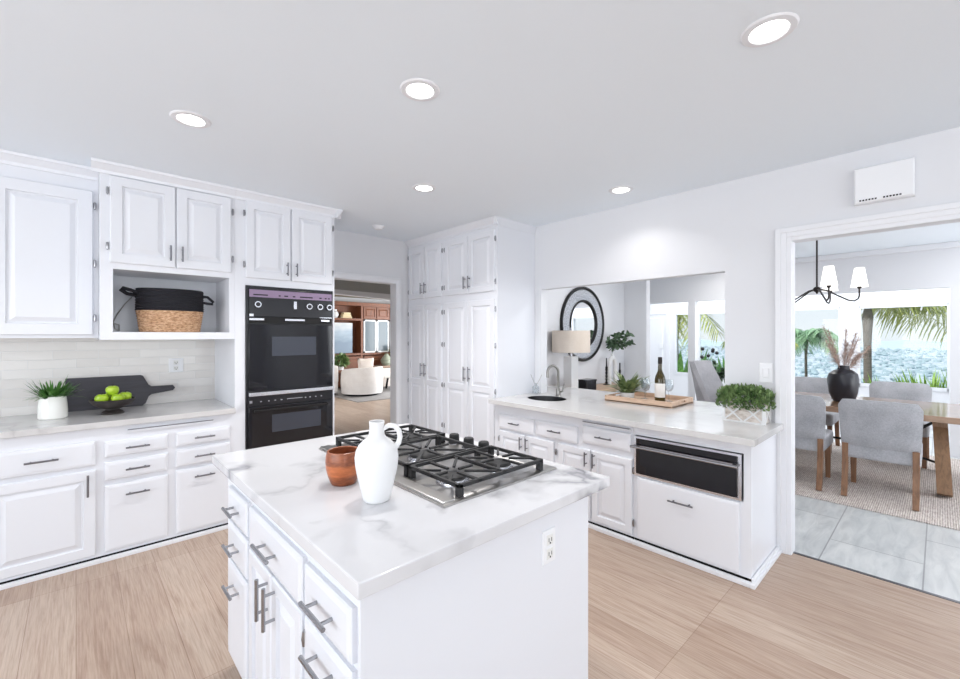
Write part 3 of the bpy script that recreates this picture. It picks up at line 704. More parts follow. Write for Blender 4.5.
# cooktop
CX0, CX1, CY0, CY1, cz = .885, 1.495, 1.117, 2.125, .9305
t = thing('gas_cooktop', 'stainless steel gas cooktop with black grates set in the island worktop', 'cooktop', (1.19, 1.62, cz))
part('pan', MB().rings(lambda a, h, z: (a, z, cz+h), CX0, CX1, CY0, CY1, [(0, 0), (0, .006), (.008, .010), (.045, .012), (.06, .006), (.075, .006)]), M['steel'], t)
part('left_trim', B(CX0+.002, CX0+.055, CY0+.01, CY1-.01, cz+.008, cz+.016, .003), M['steel'], t)
def grate(x0, x1, y0, y1, burners):
    mb = MB(); z0, z1 = cz+.042, cz+.056; b = .012
    for y in (y0, y1-b): mb.box(x0, x1, y, y+b, z0, z1, .002)
    for x in (x0, x1-b): mb.box(x, x+b, y0, y1, z0, z1, .002)
    for x, y in ((x0, y0), (x1-.022, y0), (x0, y1-.022), (x1-.022, y1-.022)): mb.box(x, x+.022, y, y+.022, cz+.006, z1-.001, .002)
    ym = (y0+y1)/2
    if len(burners) == 2: mb.box((x0+x1)/2-b/2, (x0+x1)/2+b/2, y0, y1, z0, z1, .002)
    for bx, by in burners:
        for k in range(4):
            a = k*PI/2
            dx, dy = math.cos(a), math.sin(a); L = (min(x1-bx, bx-x0, .14) if k % 2 == 0 else min(y1-by, by-y0))
            mb.bar((bx+dx*.03, by+dy*.03, z0+.007), (bx+dx*L, by+dy*L, z0+.007), .008, .012)
            a += PI/4; dx, dy = math.cos(a), math.sin(a)
            ex = bx+dx*.5; L2 = min(((x1 if dx > 0 else x0)-bx)/dx, ((y1 if dy > 0 else y0)-by)/dy, .19)
            mb.bar((bx+dx*.045, by+dy*.045, z0+.007), (bx+dx*L2, by+dy*L2, z0+.007), .0075, .011)
    return mb
gs = [(CX0+.075, 1.42, 1.130, 1.440, [(1.06, 1.285), (1.31, 1.285)]), (CX0+.075, 1.365, 1.452, 1.770, [(1.16, 1.61)]), (CX0+.075, 1.42, 1.782, 2.095, [(1.06, 1.94), (1.31, 1.94)])]
for g in gs: part('grate', grate(*g), M['iron'], t)
for g in gs:
    for bx, by in g[4]:
        r = .066 if len(g[4]) == 1 else .054
        bb = part('burner', MB().lathe([(0, .006), (r+.012, .006), (r+.01, .016), (r, .018), (r, .024), (0, .024)], (bx, by, cz), 28), M['chrome'], t)
        part('burner_cap', MB().lathe([(0, .023), (r-.002, .023), (r, .028), (r-.006, .034), (0, .036)], (bx, by, cz), 28), M['iron'], bb, 'black burner cap')
for y in (1.742, 1.628, 1.518):
    kx = 1.447
    k = part('knob', MB().lathe([(0, .006), (.031, .006), (.031, .014), (.027, .018), (.026, .048), (.022, .054), (0, .054)], (kx, y, cz), 24), M['iron'], t)
    part('knob_skirt', MB().lathe([(.030, .006), (.037, .006), (.035, .010), (.030, .011)], (kx, y, cz), 24), M['nickel'], k)

# pitcher and wooden pot
px, py, pz = .762, 1.338, .93
t = thing('pitcher', 'white matte ceramic pitcher with one loop handle on the island', 'pitcher', (px, py, pz))
pr = [(0, 0), (.044, 0), (.048, .004), (.055, .03), (.0625, .06), (.0715, .098), (.077, .130), (.079, .158), (.0755, .180), (.066, .2), (.050, .216), (.036, .226), (.029, .236), (.027, .25), (.027, .275), (.0285, .284), (.027, .286), (.024, .284), (.023, .25), (.030, .22), (0, .19)]
pr = [(a_*.94, b_*.955) for a_, b_ in pr]
part('body', MB().lathe(pr, (px, py, pz), 40), M['ceramic'], t)
hd = Vector((math.sin(YAW), -math.cos(YAW), 0)); pp = Vector((px, py, pz))
pts = [(.022, .246), (.042, .258), (.062, .256), (.077, .240), (.081, .218), (.076, .198), (.063, .182)]
part('handle', MB().tube([pp+hd*u+Vector((0, 0, v)) for u, v in pts], [.008, .0085, .009, .009, .009, .0095, .011], 10), M['ceramic'], t)
qx, qy = .756, 1.578
single('wooden_pot', MB().lathe([(0, 0), (.044, 0), (.048, .004), (.058, .03), (.066, .062), (.068, .088), (.066, .110), (.062, .126), (.059, .128), (.055, .126), (.059, .105), (.061, .085), (.056, .05), (.045, .02), (0, .014)], (qx, qy, pz), 40), M['potwood'], 'brown banded wooden pot beside the white pitcher', 'pot', (qx, qy, pz))

# ------------------------------------------------------------------ things on the left worktop
lx, ly, lz = -.117, 4.185, .93
t = thing('potted_grass', 'white ceramic pot of green grass on the left worktop', 'potted plant', (lx, ly, lz))
part('pot', MB().lathe([(0, 0), (.071, 0), (.076, .006), (.076, .05), (.073, .10), (.068, .145), (.066, .152), (.062, .150), (.066, .10), (.066, .13), (0, .128)], (lx, ly, lz), 36), M['glossceramic'], t)
part('soil', MB().lathe([(0, .134), (.064, .132), (.062, .125)], (lx, ly, lz), 24), M['soil'], t)
mb = MB()
for i in range(190):
    a = random.random()*2*PI; r0 = random.random()*.05; el = random.uniform(.35, 1.0)
    L = random.uniform(.11, .19); d_ = Vector((math.cos(a)*(1-el*.75)*1.1, math.sin(a)*(1-el*.75)*1.1, el))
    mb.leaf((lx+math.cos(a)*r0, ly+math.sin(a)*r0, lz+.13), d_, L, random.uniform(.010, .016), random.uniform(.0, .07), seg=4)
part('grass', mb, M['grass'], t, kind='stuff')
# black cutting board leaning on the tiles
def boardpoly():
    P_ = [(-.06, .0), (.395, 0), (.415, .015), (.435, .07), (.455, .085), (.60, .105), (.615, .125), (.60, .148), (.455, .148), (.435, .165), (.40, .238), (.385, .245), (-.06, .245)]
    return P_
single('cutting_board', MB().prism(boardpoly(), lambda u, v, w_: (u, WY-.065+w_+v*.13, .932+v), 0, .018), M['boardblack'], 'black wooden paddle board leaning against the tiled wall', 'cutting board', (.2, WY-.04, .932))
bx, by = .195, 4.135
single('pedestal_bowl', MB().lathe([(0, 0), (.066, 0), (.068, .006), (.055, .022), (.04, .03), (.04, .036), (.07, .045), (.108, .07), (.130, .1), (.132, .107), (.128, .109), (.117, .095), (.08, .066), (0, .052)], (bx, by, lz), 40), M['bowlblack'], 'black footed wooden bowl holding green apples', 'bowl', (bx, by, lz))
def apple(i, c, label):
    t = thing('apple', label, 'apple', c, i*1.3, 'green apples in the footed bowl')
    pr = [(0, -.030), (.012, -.035), (.024, -.031), (.036, -.012), (.040, .005), (.036, .024), (.022, .035), (.009, .033), (0, .026)]
    part('flesh', MB().lathe(pr, c, 24), M['apple'], t)
    part('stem', MB().tube([(c[0], c[1], c[2]+.030), (c[0]+.006, c[1], c[2]+.050)], .0022, 6), M['soil'], t)
apple(0, (bx-.062, by-.03, lz+.112), 'leftmost green apple in the footed bowl')
apple(1, (bx+.026, by-.045, lz+.108), 'green apple at the front of the footed bowl')
apple(2, (bx+.072, by+.03, lz+.112), 'rightmost green apple in the footed bowl')
apple(3, (bx-.012, by+.055, lz+.110), 'green apple hidden at the back of the footed bowl')
apple(4, (bx-.002, by+.004, lz+.166), 'green apple on top of the pile in the footed bowl')
# basket in the niche
kx, ky, kz = .525, 4.0, 1.5242
t = thing('basket', 'woven basket with black upper half and loop handles in the niche', 'basket', (kx, ky, kz))
rib = lambda a, z: 1+.006*math.sin(z*2*PI/.018)
def ribprof(r0, z0, r1, z1, n_):
    return [(r0+(r1-r0)*i/n_+.003*math.sin(i*PI/2), z0+(z1-z0)*i/n_) for i in range(n_+1)]
part('lower_weave', MB().lathe([(0, 0), (.185, 0)]+ribprof(.19, .004, .212, .165, 36)+[(.0, .165)], (kx, ky, kz), 48, 1, .62), M['seagrass'], t)
part('upper_weave', MB().lathe(ribprof(.213, .16, .212, .318, 36)+[(.206, .322), (.20, .315), (.2, .17), (0, .17)], (kx, ky, kz), 48, 1, .62), M['blackweave'], t, 'black woven upper half')
part('handle', MB().tube([(kx-.20, ky-.03, kz+.285), (kx-.24, ky-.05, kz+.30), (kx-.285, ky-.06, kz+.312), (kx-.295, ky-.05, kz+.298), (kx-.26, ky-.03, kz+.275), (kx-.205, ky-.0, kz+.268)], .013, 8), M['blackweave'], t)
part('handle', MB().tube([(kx+.205, ky-.06, kz+.278), (kx+.225, ky-.08, kz+.275), (kx+.265, ky-.085, kz+.235), (kx+.262, ky-.08, kz+.222), (kx+.225, ky-.07, kz+.225), (kx+.2, ky-.05, kz+.232)], .010, 8), M['blackweave'], t)
single('cable', MB().tube([(.315, 4.235, 1.80), (.27, 4.235, 1.74), (.225, 4.23, 1.66), (.20, 4.225, 1.60), (.21, 4.21, 1.55), (.235, 4.21, 1.535), (.235, 4.22, 1.58), (.21, 4.22, 1.59)], .004, 6), M['steel'], 'thin grey cord hanging in the niche left of the basket', 'cord', (.25, 4.23, 1.53))

# ------------------------------------------------------------------ ceiling fittings
for i, (x, y, lab) in enumerate([(1.914, .443, 'round recessed ceiling light nearest the camera, above the dining doorway'), (1.18, 1.672, 'round recessed ceiling light above the island'),
        (.447, 2.734, 'round recessed ceiling light in front of the left wall cabinets'), (1.984, 2.757, 'round recessed ceiling light between the oven cabinet and pantry'),
        (3.15, 1.728, 'round recessed ceiling light near the pass-through opening')]):
    t = thing('recessed_light', lab, 'ceiling light', (x, y, CZ), 0, 'recessed ceiling lights')
    part('trim_ring', MB().lathe([(.062, -.004), (.066, -.008), (.088, -.006), (.094, -.001), (.094, 0), (.06, 0)], (x, y, CZ), 36), M['trim'], t)
    part('lens', MB().lathe([(0, -.003), (.062, -.003), (.062, -.001), (0, -.001)], (x, y, CZ), 36), M['lens'], t)
    light('recessed_lamp', 'AREA', (x, y, CZ-.014), LAMP_W*(.9, 1.2, 1.2, 3.4, .55)[i], .12, aim(0, 0, -1), (1, .97, .94), spread=2.2)
t = thing('smoke_detector', 'small round white smoke detector on the ceiling by the oven cabinet', 'smoke detector', (2.33, 4.06, CZ))
part('base', MB().lathe([(0, -.012), (.062, -.012), (.066, 0)], (2.33, 4.06, CZ), 28), M['plastic'], t)
part('cover', MB().lathe([(0, -.036), (.03, -.036), (.048, -.026), (.052, -.012), (0, -.012)], (2.33, 4.06, CZ), 28), M['plastic'], t)
t = thing('door_chime', 'white box with small vent slots on the wall above the dining doorway', 'door chime', (WX, .233, 2.31))
part('box', MB().rings(mapX(WX), .10, .366, 2.31, 2.53, [(0, 0), (0, .045), (.008, .055)]), M['plastic'], t)
mb = MB()
for y in [.335-.014*k for k in range(6)]+[.228-.014*k for k in range(6)]: mb.box(WX-.0565, WX-.05, y-.0045, y+.0045, 2.322, 2.331)
part('vent_slots', mb, M['dark'], t)
t = thing('light_switch', 'white wall switch plate beside the dining doorway above the planter', 'light switch', (WX, .845, 1.17))
part('plate', MB().rings(mapX(WX), .80, .885, 1.165, 1.305, [(0, 0), (0, .004), (.005, .007)]), M['plastic'], t)
part('rocker', MB().rings(mapX(WX), .823, .862, 1.20, 1.27, [(0, .007), (0, .009), (.003, .012)]), M['plastic'], t)

# ------------------------------------------------------------------ things on the right counter
tx, ty = 3.83, 1.83
t = thing('serving_tray', 'pale wooden serving tray on the right counter', 'tray', (tx, ty, CT))
mb = B(tx-.23, tx+.23, ty-.31, ty+.31, CT, CT+.012).box(tx-.23, tx-.215, ty-.31, ty+.31, CT, CT+.052, .003).box(tx+.215, tx+.23, ty-.31, ty+.31, CT, CT+.052, .003)
for y0_, y1_ in ((ty-.31, ty-.295), (ty+.295, ty+.31)):
    mb.box(tx-.216, tx-.055, y0_, y1_, CT, CT+.052, .003).box(tx+.055, tx+.216, y0_, y1_, CT, CT+.052, .003).box(tx-.06, tx+.06, y0_, y1_, CT, CT+.024, .002).box(tx-.06, tx+.06, y0_, y1_, CT+.042, CT+.052, .002)
part('tray', mb, M['traywood'], t)
TZ = CT+.0125
wx_, wy_ = 3.74, 1.68
t = thing('wine_bottle', 'amber wine bottle with a white label standing on the tray', 'bottle', (wx_, wy_, TZ))
part('glass', MB().lathe([(0, 0), (.040, 0), (.044, .006), (.044, .21), (.038, .24), (.022, .275), (.017, .30), (.017, .40), (0, .40)], (wx_, wy_, TZ), 28), M['bottleglass'], t)
part('label', MB().lathe([(.0443, .055), (.0447, .056), (.0447, .175), (.0443, .176)], (wx_, wy_, TZ), 40), M['paper'], t)
mbk = MB()
for k in range(-6, 9):
    a0 = PI+YAW+.35+ .0; 
part('back_label', MB().prism([(wx_+.0452*math.cos(YAW-PI/2+.5-.05+ .1*k), wy_+.0452*math.sin(YAW-PI/2+.5-.05+.1*k)) for k in range(-12, 1)]+[(wx_+.0449*math.cos(YAW-PI/2+.45+.1*k), wy_+.0449*math.sin(YAW-PI/2+.45+.1*k)) for k in range(0, -13, -1)], lambda u, v, w_: (u, v, w_), TZ+.052, TZ+.178), M['dark'], t)
part('foil', MB().lathe([(.0176, .345), (.0182, .347), (.0182, .40), (.0186, .404), (0, .407)], (wx_, wy_, TZ), 24), M['bronze'], t)
def glass(loc, label):
    t = thing('wine_glass', label, 'wine glass', loc, 0, 'clear wine glasses on the tray')
    part('bowl', MB().lathe([(.004, .085), (.024, .095), (.037, .12), (.040, .15), (.035, .195), (.034, .195), (.0385, .15), (.035, .12), (.022, .098), (0, .09)], loc, 24), M['clearglass'], t)
    part('stem', MB().lathe([(0, 0), (.034, 0), (.034, .003), (.006, .008), (.004, .02), (.004, .086), (0, .09)], loc, 20), M['clearglass'], t)
glass((3.80, 1.84, TZ), 'clear wine glass between the bottle and the small plant on the tray')
glass((3.92, 1.68, TZ), 'clear wine glass behind the wine bottle on the tray')
glass((3.90, 1.90, TZ), 'clear wine glass behind the small plant on the tray')
hx, hy = 3.78, 2.01
t = thing('potted_fern', 'small leafy fern in a white pot on the tray', 'potted plant', (hx, hy, TZ))
part('pot', MB().lathe([(0, 0), (.050, 0), (.058, .01), (.066, .06), (.062, .062), (.055, .05), (0, .045)], (hx, hy, TZ), 28), M['ceramic'], t)
mb = MB()
for i in range(80):
    a = random.random()*2*PI; el = random.uniform(.35, 2.2)
    mb.leaf((hx+random.uniform(-.03, .03), hy+random.uniform(-.03, .03), TZ+.05), (math.cos(a), math.sin(a), el), random.uniform(.20, .35), random.uniform(.026, .042), random.uniform(.04, .15), seg=5)
part('foliage', mb, M['fern'], t, kind='stuff')
# planter box
p0, p1, q0, q1 = 3.40, 3.545, .815, 1.065
t = thing('planter_box', 'whitewashed lattice planter box with clipped boxwood at the counter end', 'planter', (3.47, .94, CT))
part('box', B(p0, p1, q0, q1, CT+.0005, CT+.125), M['whitewash'], t)
mb = MB()
for (a, b) in (((q0, CT+.004), (q1, CT+.004)), ((q0, CT+.122), (q1, CT+.122))): mb.bar((p0-.004, a[0], a[1]), (p0-.004, b[0], b[1]), .010, .012)
for y in (q0+.005, q1-.005): mb.bar((p0-.004, y, CT), (p0-.004, y, CT+.126), .010, .012)
W_ = (q1-q0)/2
for k in range(2):
    y0_ = q0+k*W_
    mb.bar((p0-.004, y0_, CT+.004), (p0-.004, y0_+W_, CT+.122), .008, .010); mb.bar((p0-.005, y0_, CT+.122), (p0-.005, y0_+W_, CT+.004), .008, .010)
mb.bar((p0, q0-.004, CT+.004), (p1, q0-.004, CT+.122), .008, .010); mb.bar((p0, q0-.005, CT+.122), (p1, q0-.005, CT+.004), .008, .010)
for x in (p0+.004, p1-.004): mb.bar((x, q0-.004, CT), (x, q0-.004, CT+.126), .01, .012)
part('lattice', mb, M['ceramic'], t, 'white lattice strips')
mb = MB()
for i in range(1500):
    y = random.uniform(q0-.035, q1+.045); u = (y-(q0+q1)/2)/((q1-q0)/2+.05)
    r = math.sqrt(max(0, 1-u*u)); a = random.uniform(-.2, PI+.2); x = (p0+p1)/2-.01+math.cos(a)*.095*(.5+.5*r); z = CT+.115+max(-.02, math.sin(a)*.112*(.55+.45*r)+random.uniform(-.02, .015))
    if x > WX-.012: continue
    dx = Vector((x-(p0+p1)/2, random.uniform(-.05, .05), z-CT-.10+.02)).normalized()+Vector((random.uniform(-.6, .6), random.uniform(-.6, .6), random.uniform(-.2, .7)))
    if dx.x > 0 and x > WX-.045: dx.x = -dx.x
    mb.leaf((x, y, z), dx, random.uniform(.022, .036), random.uniform(.013, .020), 0, seg=2, up=(random.gauss(0, 1), random.gauss(0, 1), random.gauss(0, 1)))
part('foliage', mb, M['boxwood'], t, kind='stuff')

# ------------------------------------------------------------------ dining room
single('rug', B(4.95, 7.75, -1.6, 2.75, 0, .010, .003), M['rug'], 'woven jute rug under the dining table', 'rug', (6.3, .6, 0))
t = thing('dining_table', 'long oak trestle dining table with a glossy top', 'table', (6.35, .7, .010))
part('top', B(5.76, 6.96, -.55, 1.86, .70, .76, .006), M['tablewood'], t)
for y in (0.0, 1.56):
    tr = MB().box(5.95, 6.76, y-.05, y+.05, .635, .70, .004); part('crossbeam', tr, M['tablelegwood'], t)
    for sx_ in (-1, 1): part('leg', MB().bar((6.35+sx_*.27, y, .66), (6.35+sx_*.53, y-.03, .034), .12, .10), M['tablelegwood'], t)
part('stretcher', MB().tube([(6.35, 0.0, .66), (6.35, .38, .33), (6.35, 1.2, .33), (6.35, 1.56, .66)], .014, 8).tube([(5.90, 0, .30), (6.35, .45, .33)], .012, 8), M['blackmetal'], t)
def dchair():
    t = thing('dining_chair', '', 'chair', (0, 0, 0), 0, 'grey dining chairs around the table')
    w2 = .285; mb = MB(); b = bmesh.new(); bmesh.ops.create_cube(b, size=1)
    for q_ in b.verts: q_.co = Vector((.03+q_.co.x*.54, q_.co.y*2*(w2-.02), .425+q_.co.z*.15))
    bmesh.ops.bevel(b, geom=b.edges[:], offset=.03, segments=3, affect='EDGES', profile=.5); mb.absorb(b)
    part('seat', mb, M['chairfab'], t, local=True)
    # curved back: grid in (v across, z) with two skins; open side towards +x
    mb = MB(); nu, nv = 12, 8
    def bp(u, v, s_):
        yy = (u*2-1)*(w2-.02+.02*v-.035*max(0, (v-.8)/.2)**3*abs(u*2-1)**2); z = .47+.43*v
        zz = z-.012*abs(u*2-1)**3*0
        x = -.22-.075*v**1.3-.02*(1-(2*u-1)**2)
        edge = min(1, 6*min(u, 1-u)+.25)*min(1, 6*min(v, 1-v)+.25)
        return Vector((x+s_*.038*edge, yy, zz+(.006*(1-(2*u-1)**4) if v > .99 else 0)))
    G = {}
    for s_ in (-1, 1):
        for i in range(nu+1):
            for j in range(nv+1): G[s_, i, j] = mb.v(bp(i/nu, j/nv, s_))
    for s_ in (-1, 1):
        for i in range(nu):
            for j in range(nv): mb.face([G[s_, i, j], G[s_, i+1, j], G[s_, i+1, j+1], G[s_, i, j+1]])
    for i in range(nu):
        for j in (0, nv): mb.face([G[-1, i, j], G[-1, i+1, j], G[1, i+1, j], G[1, i, j]])
    for j in range(nv):
        for i in (0, nu): mb.face([G[-1, i, j], G[-1, i, j+1], G[1, i, j+1], G[1, i, j]])
    part('backrest', mb, M['chairfab'], t, local=True)
    for sy in (-1, 1):
        part('leg', MB().bar((.24, sy*.225, .37), (.25, sy*.225, .001), .05, .05, .75), M['legwood'], t, local=True)
        mb = MB(); pts_ = [(-.225, .48), (-.235, .30), (-.27, .12), (-.315, .001)]
        for (a, c), (a2, c2) in zip(pts_, pts_[1:]): mb.bar((a, sy*.235, c+.004), (a2, sy*.235, c2), .052, .045, .93)
        part('leg', mb, M['legwood'], t, local=True)
    return t
ch0 = dchair(); ch0.location = (5.52, .375, .010); ch0['label'] = 'grey upholstered dining chair nearest the camera, its back in full view'
dup(ch0, (5.52, 1.03, .010), 0, 'grey upholstered dining chair cut off by the dining doorway casing, back to the camera')
dup(ch0, (7.20, .345, .010), PI, 'grey dining chair across the table, right of the black vase')
dup(ch0, (7.21, 1.18, .010), PI, 'grey dining chair across the table, left of the black vase')
# host chair seen through the pass-through
t = thing('host_chair', 'grey high-back chair at the table head, seen through the pass-through', 'chair', (6.42, 2.12, .010), -.12)
mb = MB(); nu, nv = 14, 10
def hp(u, v, s_):
    a = (u-.5)*2; wd_ = .30-.07*v
    return Vector((a*wd_, .16+.12*v-.30*abs(a)**2.2*(1-.75*v)+s_*.035, .40+.73*v))
G = {}
for s_ in (-1, 1):
    for i in range(nu+1):
        for j in range(nv+1): G[s_, i, j] = mb.v(hp(i/nu, j/nv, s_))
for s_ in (-1, 1):
    for i in range(nu):
        for j in range(nv): mb.face([G[s_, i, j], G[s_, i+1, j], G[s_, i+1, j+1], G[s_, i, j+1]])
for i in range(nu):
    for j in (0, nv): mb.face([G[-1, i, j], G[-1, i+1, j], G[1, i+1, j], G[1, i, j]])
for j in range(nv):
    for i in (0, nu): mb.face([G[-1, i, j], G[-1, i, j+1], G[1, i, j+1], G[1, i, j]])
part('backrest', mb, M['chairdark'], t, local=True)
part('seat', MB().box(-.28, .28, -.33, .20, .36, .49, .03), M['chairdark'], t, local=True)
for sx_ in (-1, 1):
    for y in (-.28, .14): part('leg', MB().bar((sx_*.23, y, .37), (sx_*.24, y, .001), .045, .045, .7), M['legwood'], t, local=True)
# vase with pampas
vx, vy, vz = 6.30, .745, .7605
t = thing('floor_vase', '', 'vase', (vx, vy, vz)); t.name = 'vase'; ROOT['vase'] = ROOT['floor_vase']; tag(t, 'dented black stoneware vase on the dining table', 'vase')
dent = lambda a, z: 1+.045*math.sin(3*a+z*16)+.03*math.sin(5*a-z*24)
part('body', MB().lathe([(0, 0), (.088, 0), (.102, .02), (.124, .10), (.136, .18), (.138, .25), (.128, .31), (.092, .345), (.058, .36), (.048, .38), (.05, .40), (.042, .40), (.04, .37), (0, .3)], (vx, vy, vz), 40, fn=dent), M['blackvase'], t)
def plume(base, tip, n_):
    mb = MB(); b_, t_ = Vector(base), Vector(tip); mb.tube([b_, b_.lerp(t_, .5)+Vector((0, 0, .02)), t_], .003, 5)
    ax = (t_-b_); L = ax.length; ax.normalize()
    for i in range(n_):
        u = random.uniform(.25, 1); p = b_.lerp(t_, u)+Vector((0, 0, .02*math.sin(u*PI)))
        rd = Vector((random.gauss(0, 1), random.gauss(0, 1), random.gauss(0, 1))).normalized()
        mb.leaf(p, ax*1.1+rd*1.0, random.uniform(.06, .12)*(1.2-u*.6), .0045, .02, seg=2, up=rd)
    return mb
r2 = Vector((math.sin(YAW), -math.cos(YAW), 0))
pb_ = Vector((vx, vy, vz+.38))
for i, (u, h, dpt) in enumerate([(-.22, .46, 0), (-.13, .42, .05), (-.24, .30, -.06), (-.10, .26, .08), (.05, .42, .02), (.10, .38, -.05), (.20, .33, .03), (.29, .24, -.02), (.13, .27, .1), (.24, .15, .06)]):
    tip = pb_+r2*u+Vector((math.cos(YAW), math.sin(YAW), 0))*dpt+Vector((0, 0, h))
    o = part('pampas', plume(pb_-Vector((0, 0, .1)), tip, 210), M['pampas'], t)
    if True:
        o.parent = None
        o.name = 'pampas_plume'; o.location = (vx, vy, vz)
        tag(o, ['tall dried pampas plume leaning left in the black vase', 'dried pampas plume left of centre in the black vase', 'lowest left-leaning dried pampas plume in the black vase', 'short inner pampas plume left of centre in the black vase', 'tall dried pampas plume just right of centre in the black vase',
            'second dried pampas plume right of centre in the black vase', 'dried pampas plume arching right in the black vase', 'outermost right dried pampas plume in the black vase', 'short inner pampas plume right of centre in the black vase', 'lowest right-leaning dried pampas plume in the black vase'][i], 'dried grass', 'dried pampas plumes in the black vase')
# chandelier
cx_, cy_, chz = 6.10, .95, 2.02
t = thing('chandelier', 'dark bronze chandelier with five white tapered shades over the dining table', 'chandelier', (cx_, cy_, chz))
part('rod', MB().tube([(cx_, cy_, chz), (cx_, cy_, CZ-.02)], .009, 10), M['bronze'], t)
part('canopy', MB().lathe([(0, CZ-.03), (.05, CZ-.03), (.06, CZ-.001), (0, CZ-.001)], (cx_, cy_, 0), 24), M['bronze'], t)
part('hub', MB().sphere((cx_, cy_, chz), .036, (1, 1, .9)).lathe([(0, -.055), (.008, -.045), (.015, -.03)], (cx_, cy_, chz), 12), M['bronze'], t)
for k in range(5):
    a = math.atan2(cy_, cx_)+PI+math.radians(16+72*k); dx, dy = math.cos(a), math.sin(a)
    pts = [(.02, 0), (.09, -.02), (.19, -.085), (.27, -.135), (.32, -.145), (.350, -.125), (.36, -.09), (.36, .0)]
    ar = part('arm', MB().tube([(cx_+dx*u, cy_+dy*u, chz+v) for u, v in pts], .008, 8).sphere((cx_+dx*.36, cy_+dy*.36, chz), .02), M['bronze'], t)
    sh = MB().lathe([(.074, -.03), (.043, .175), (.041, .175), (.072, -.03)], (cx_+dx*.36, cy_+dy*.36, chz+.032), 28)
    part('lamp_shade', sh, M['bulbshade'], ar)
# unseen downlights added to brighten the dining room, beyond the door head
for k, (x, y) in enumerate([(4.6, 2.2), (4.6, -.6), (7.2, 2.3), (7.2, -.9)]):
    t = thing('recessed_light', ['round recessed light over the console in the dining room ceiling', 'round recessed light over the near right of the dining room ceiling', 'round recessed light by the sunroom opening in the dining room ceiling', 'round recessed light over the far right of the dining room ceiling'][k], 'ceiling light', (x, y, CZ), 0, 'dining room recessed lights')
    part('trim_ring', MB().lathe([(.062, -.004), (.066, -.008), (.088, -.006), (.094, 0), (.06, 0)], (x, y, CZ), 28), M['trim'], t)
    part('lens', MB().lathe([(0, -.003), (.062, -.003), (.062, -.001), (0, -.001)], (x, y, CZ), 28), M['lens'], t)
    light('dining_lamp', 'AREA', (x, y, CZ-.014), 6.5, .12, aim(0, 0, -1), (1, .97, .93))

# console, mirror and things on it
KZ = .80
t = thing('console_table', 'pale wood console table below the round mirror', 'table', (5.05, 3.17, 0))
part('top', B(4.15, 5.90, 2.98, 3.38, KZ-.045, KZ, .005), M['consolewood'], t)
for x in (4.2, 5.85):
    for y in (3.03, 3.33): part('leg', B(x-.025, x+.025, y-.025, y+.025, 0, KZ-.045), M['consolewood'], t)
mc = Vector((5.127, 3.4, 1.658)); mp_ = lambda prof, mbx: mbx
def ring(prof, seg=56):
    mb = MB(); L = []
    for r, d in prof: L.append([mb.v((mc.x+r*math.cos(2*PI*k/seg), mc.y-d, mc.z+r*math.sin(2*PI*k/seg))) for k in range(seg)])
    for A, Bq in zip(L, L[1:]):
        for k in range(seg): mb.face([A[k], A[(k+1) % seg], Bq[(k+1) % seg], Bq[k]])
    return mb, L
t = thing('mirror', 'round mirror in a wide grey woven frame on the dining room wall', 'mirror', (mc.x, 3.4, mc.z))
mb, _ = ring([(.515, .001), (.52, .03), (.515, .042), (.50, .042), (.48, .03)]); part('outer_rim', mb, M['blackmetal'], t)
mb, _ = ring([(.482, .02), (.47, .032), (.35, .036), (.335, .03)]); part('frame', mb, M['mesh'], t)
mb, _ = ring([(.338, .02), (.334, .042), (.312, .042), (.30, .02)]); part('inner_rim', mb, M['blackmetal'], t)
mb, L = ring([(.305, .018), (.29, .020)]); mb.face(L[-1]); part('glass', mb, M['mirror'], t)
# lamp
ax_, ay_ = 4.52, 3.16
t = thing('table_lamp', 'table lamp with beige drum shade and white block base', 'lamp', (ax_, ay_, KZ))
part('base', B(ax_-.075, ax_+.075, ay_-.06, ay_+.06, KZ+.0005, KZ+.44, .006), M['ceramic'], t)
part('neck', MB().tube([(ax_, ay_, KZ+.44), (ax_, ay_, KZ+.53)], [.02, .012], 12), M['nickel'], t)
part('shade', MB().lathe([(.235, .49), (.235, .76), (.231, .76), (.231, .49)], (ax_, ay_, KZ), 44), M['linen'], t)
part('finial', MB().tube([(ax_, ay_, KZ+.74), (ax_, ay_, KZ+.80)], .008, 8).tube([(ax_-.23, ay_, KZ+.745), (ax_+.23, ay_, KZ+.745)], .003, 6), M['nickel'], t)
t = thing('storage_box', 'small black box on the console beside the lamp', 'box', (4.78, 3.09, KZ))
part('box', B(4.68, 4.88, 3.02, 3.16, KZ+.0005, KZ+.115, .004), M['blackpanel'], t); part('lid', B(4.675, 4.885, 3.015, 3.165, KZ+.115, KZ+.14, .004), M['blackpanel'], t)
def candle(x, y, h, label):
    t = thing('candlestick', label, 'candlestick', (x, y, KZ), 0, 'black candlesticks on the console')
    pr = [(0, 0), (.05, 0), (.05, .006), (.012, .018)]
    z = .018
    while z < h*.62: pr += [(.012, z), (.022, z+.015), (.012, z+.03)]; z += .045
    pr += [(.02, h*.64), (.02, h*.66), (0, h*.66)]
    part('holder', MB().lathe(pr, (x, y, KZ+.0005), 16), M['blackmetal'], t)
    part('candle', MB().lathe([(0, h*.655), (.011, h*.655), (.009, h), (0, h)], (x, y, KZ), 12), M['wax'], t)
candle(5.50, 3.24, .38, 'taller black candlestick on the console, left of the arched vase')
candle(5.80, 3.20, .30, 'shorter black candlestick on the console, right of the arched vase')
ex, ey = 5.66, 3.24
t = thing('arch_vase', 'white arched ring vase with eucalyptus on the console', 'vase', (ex, ey, KZ))
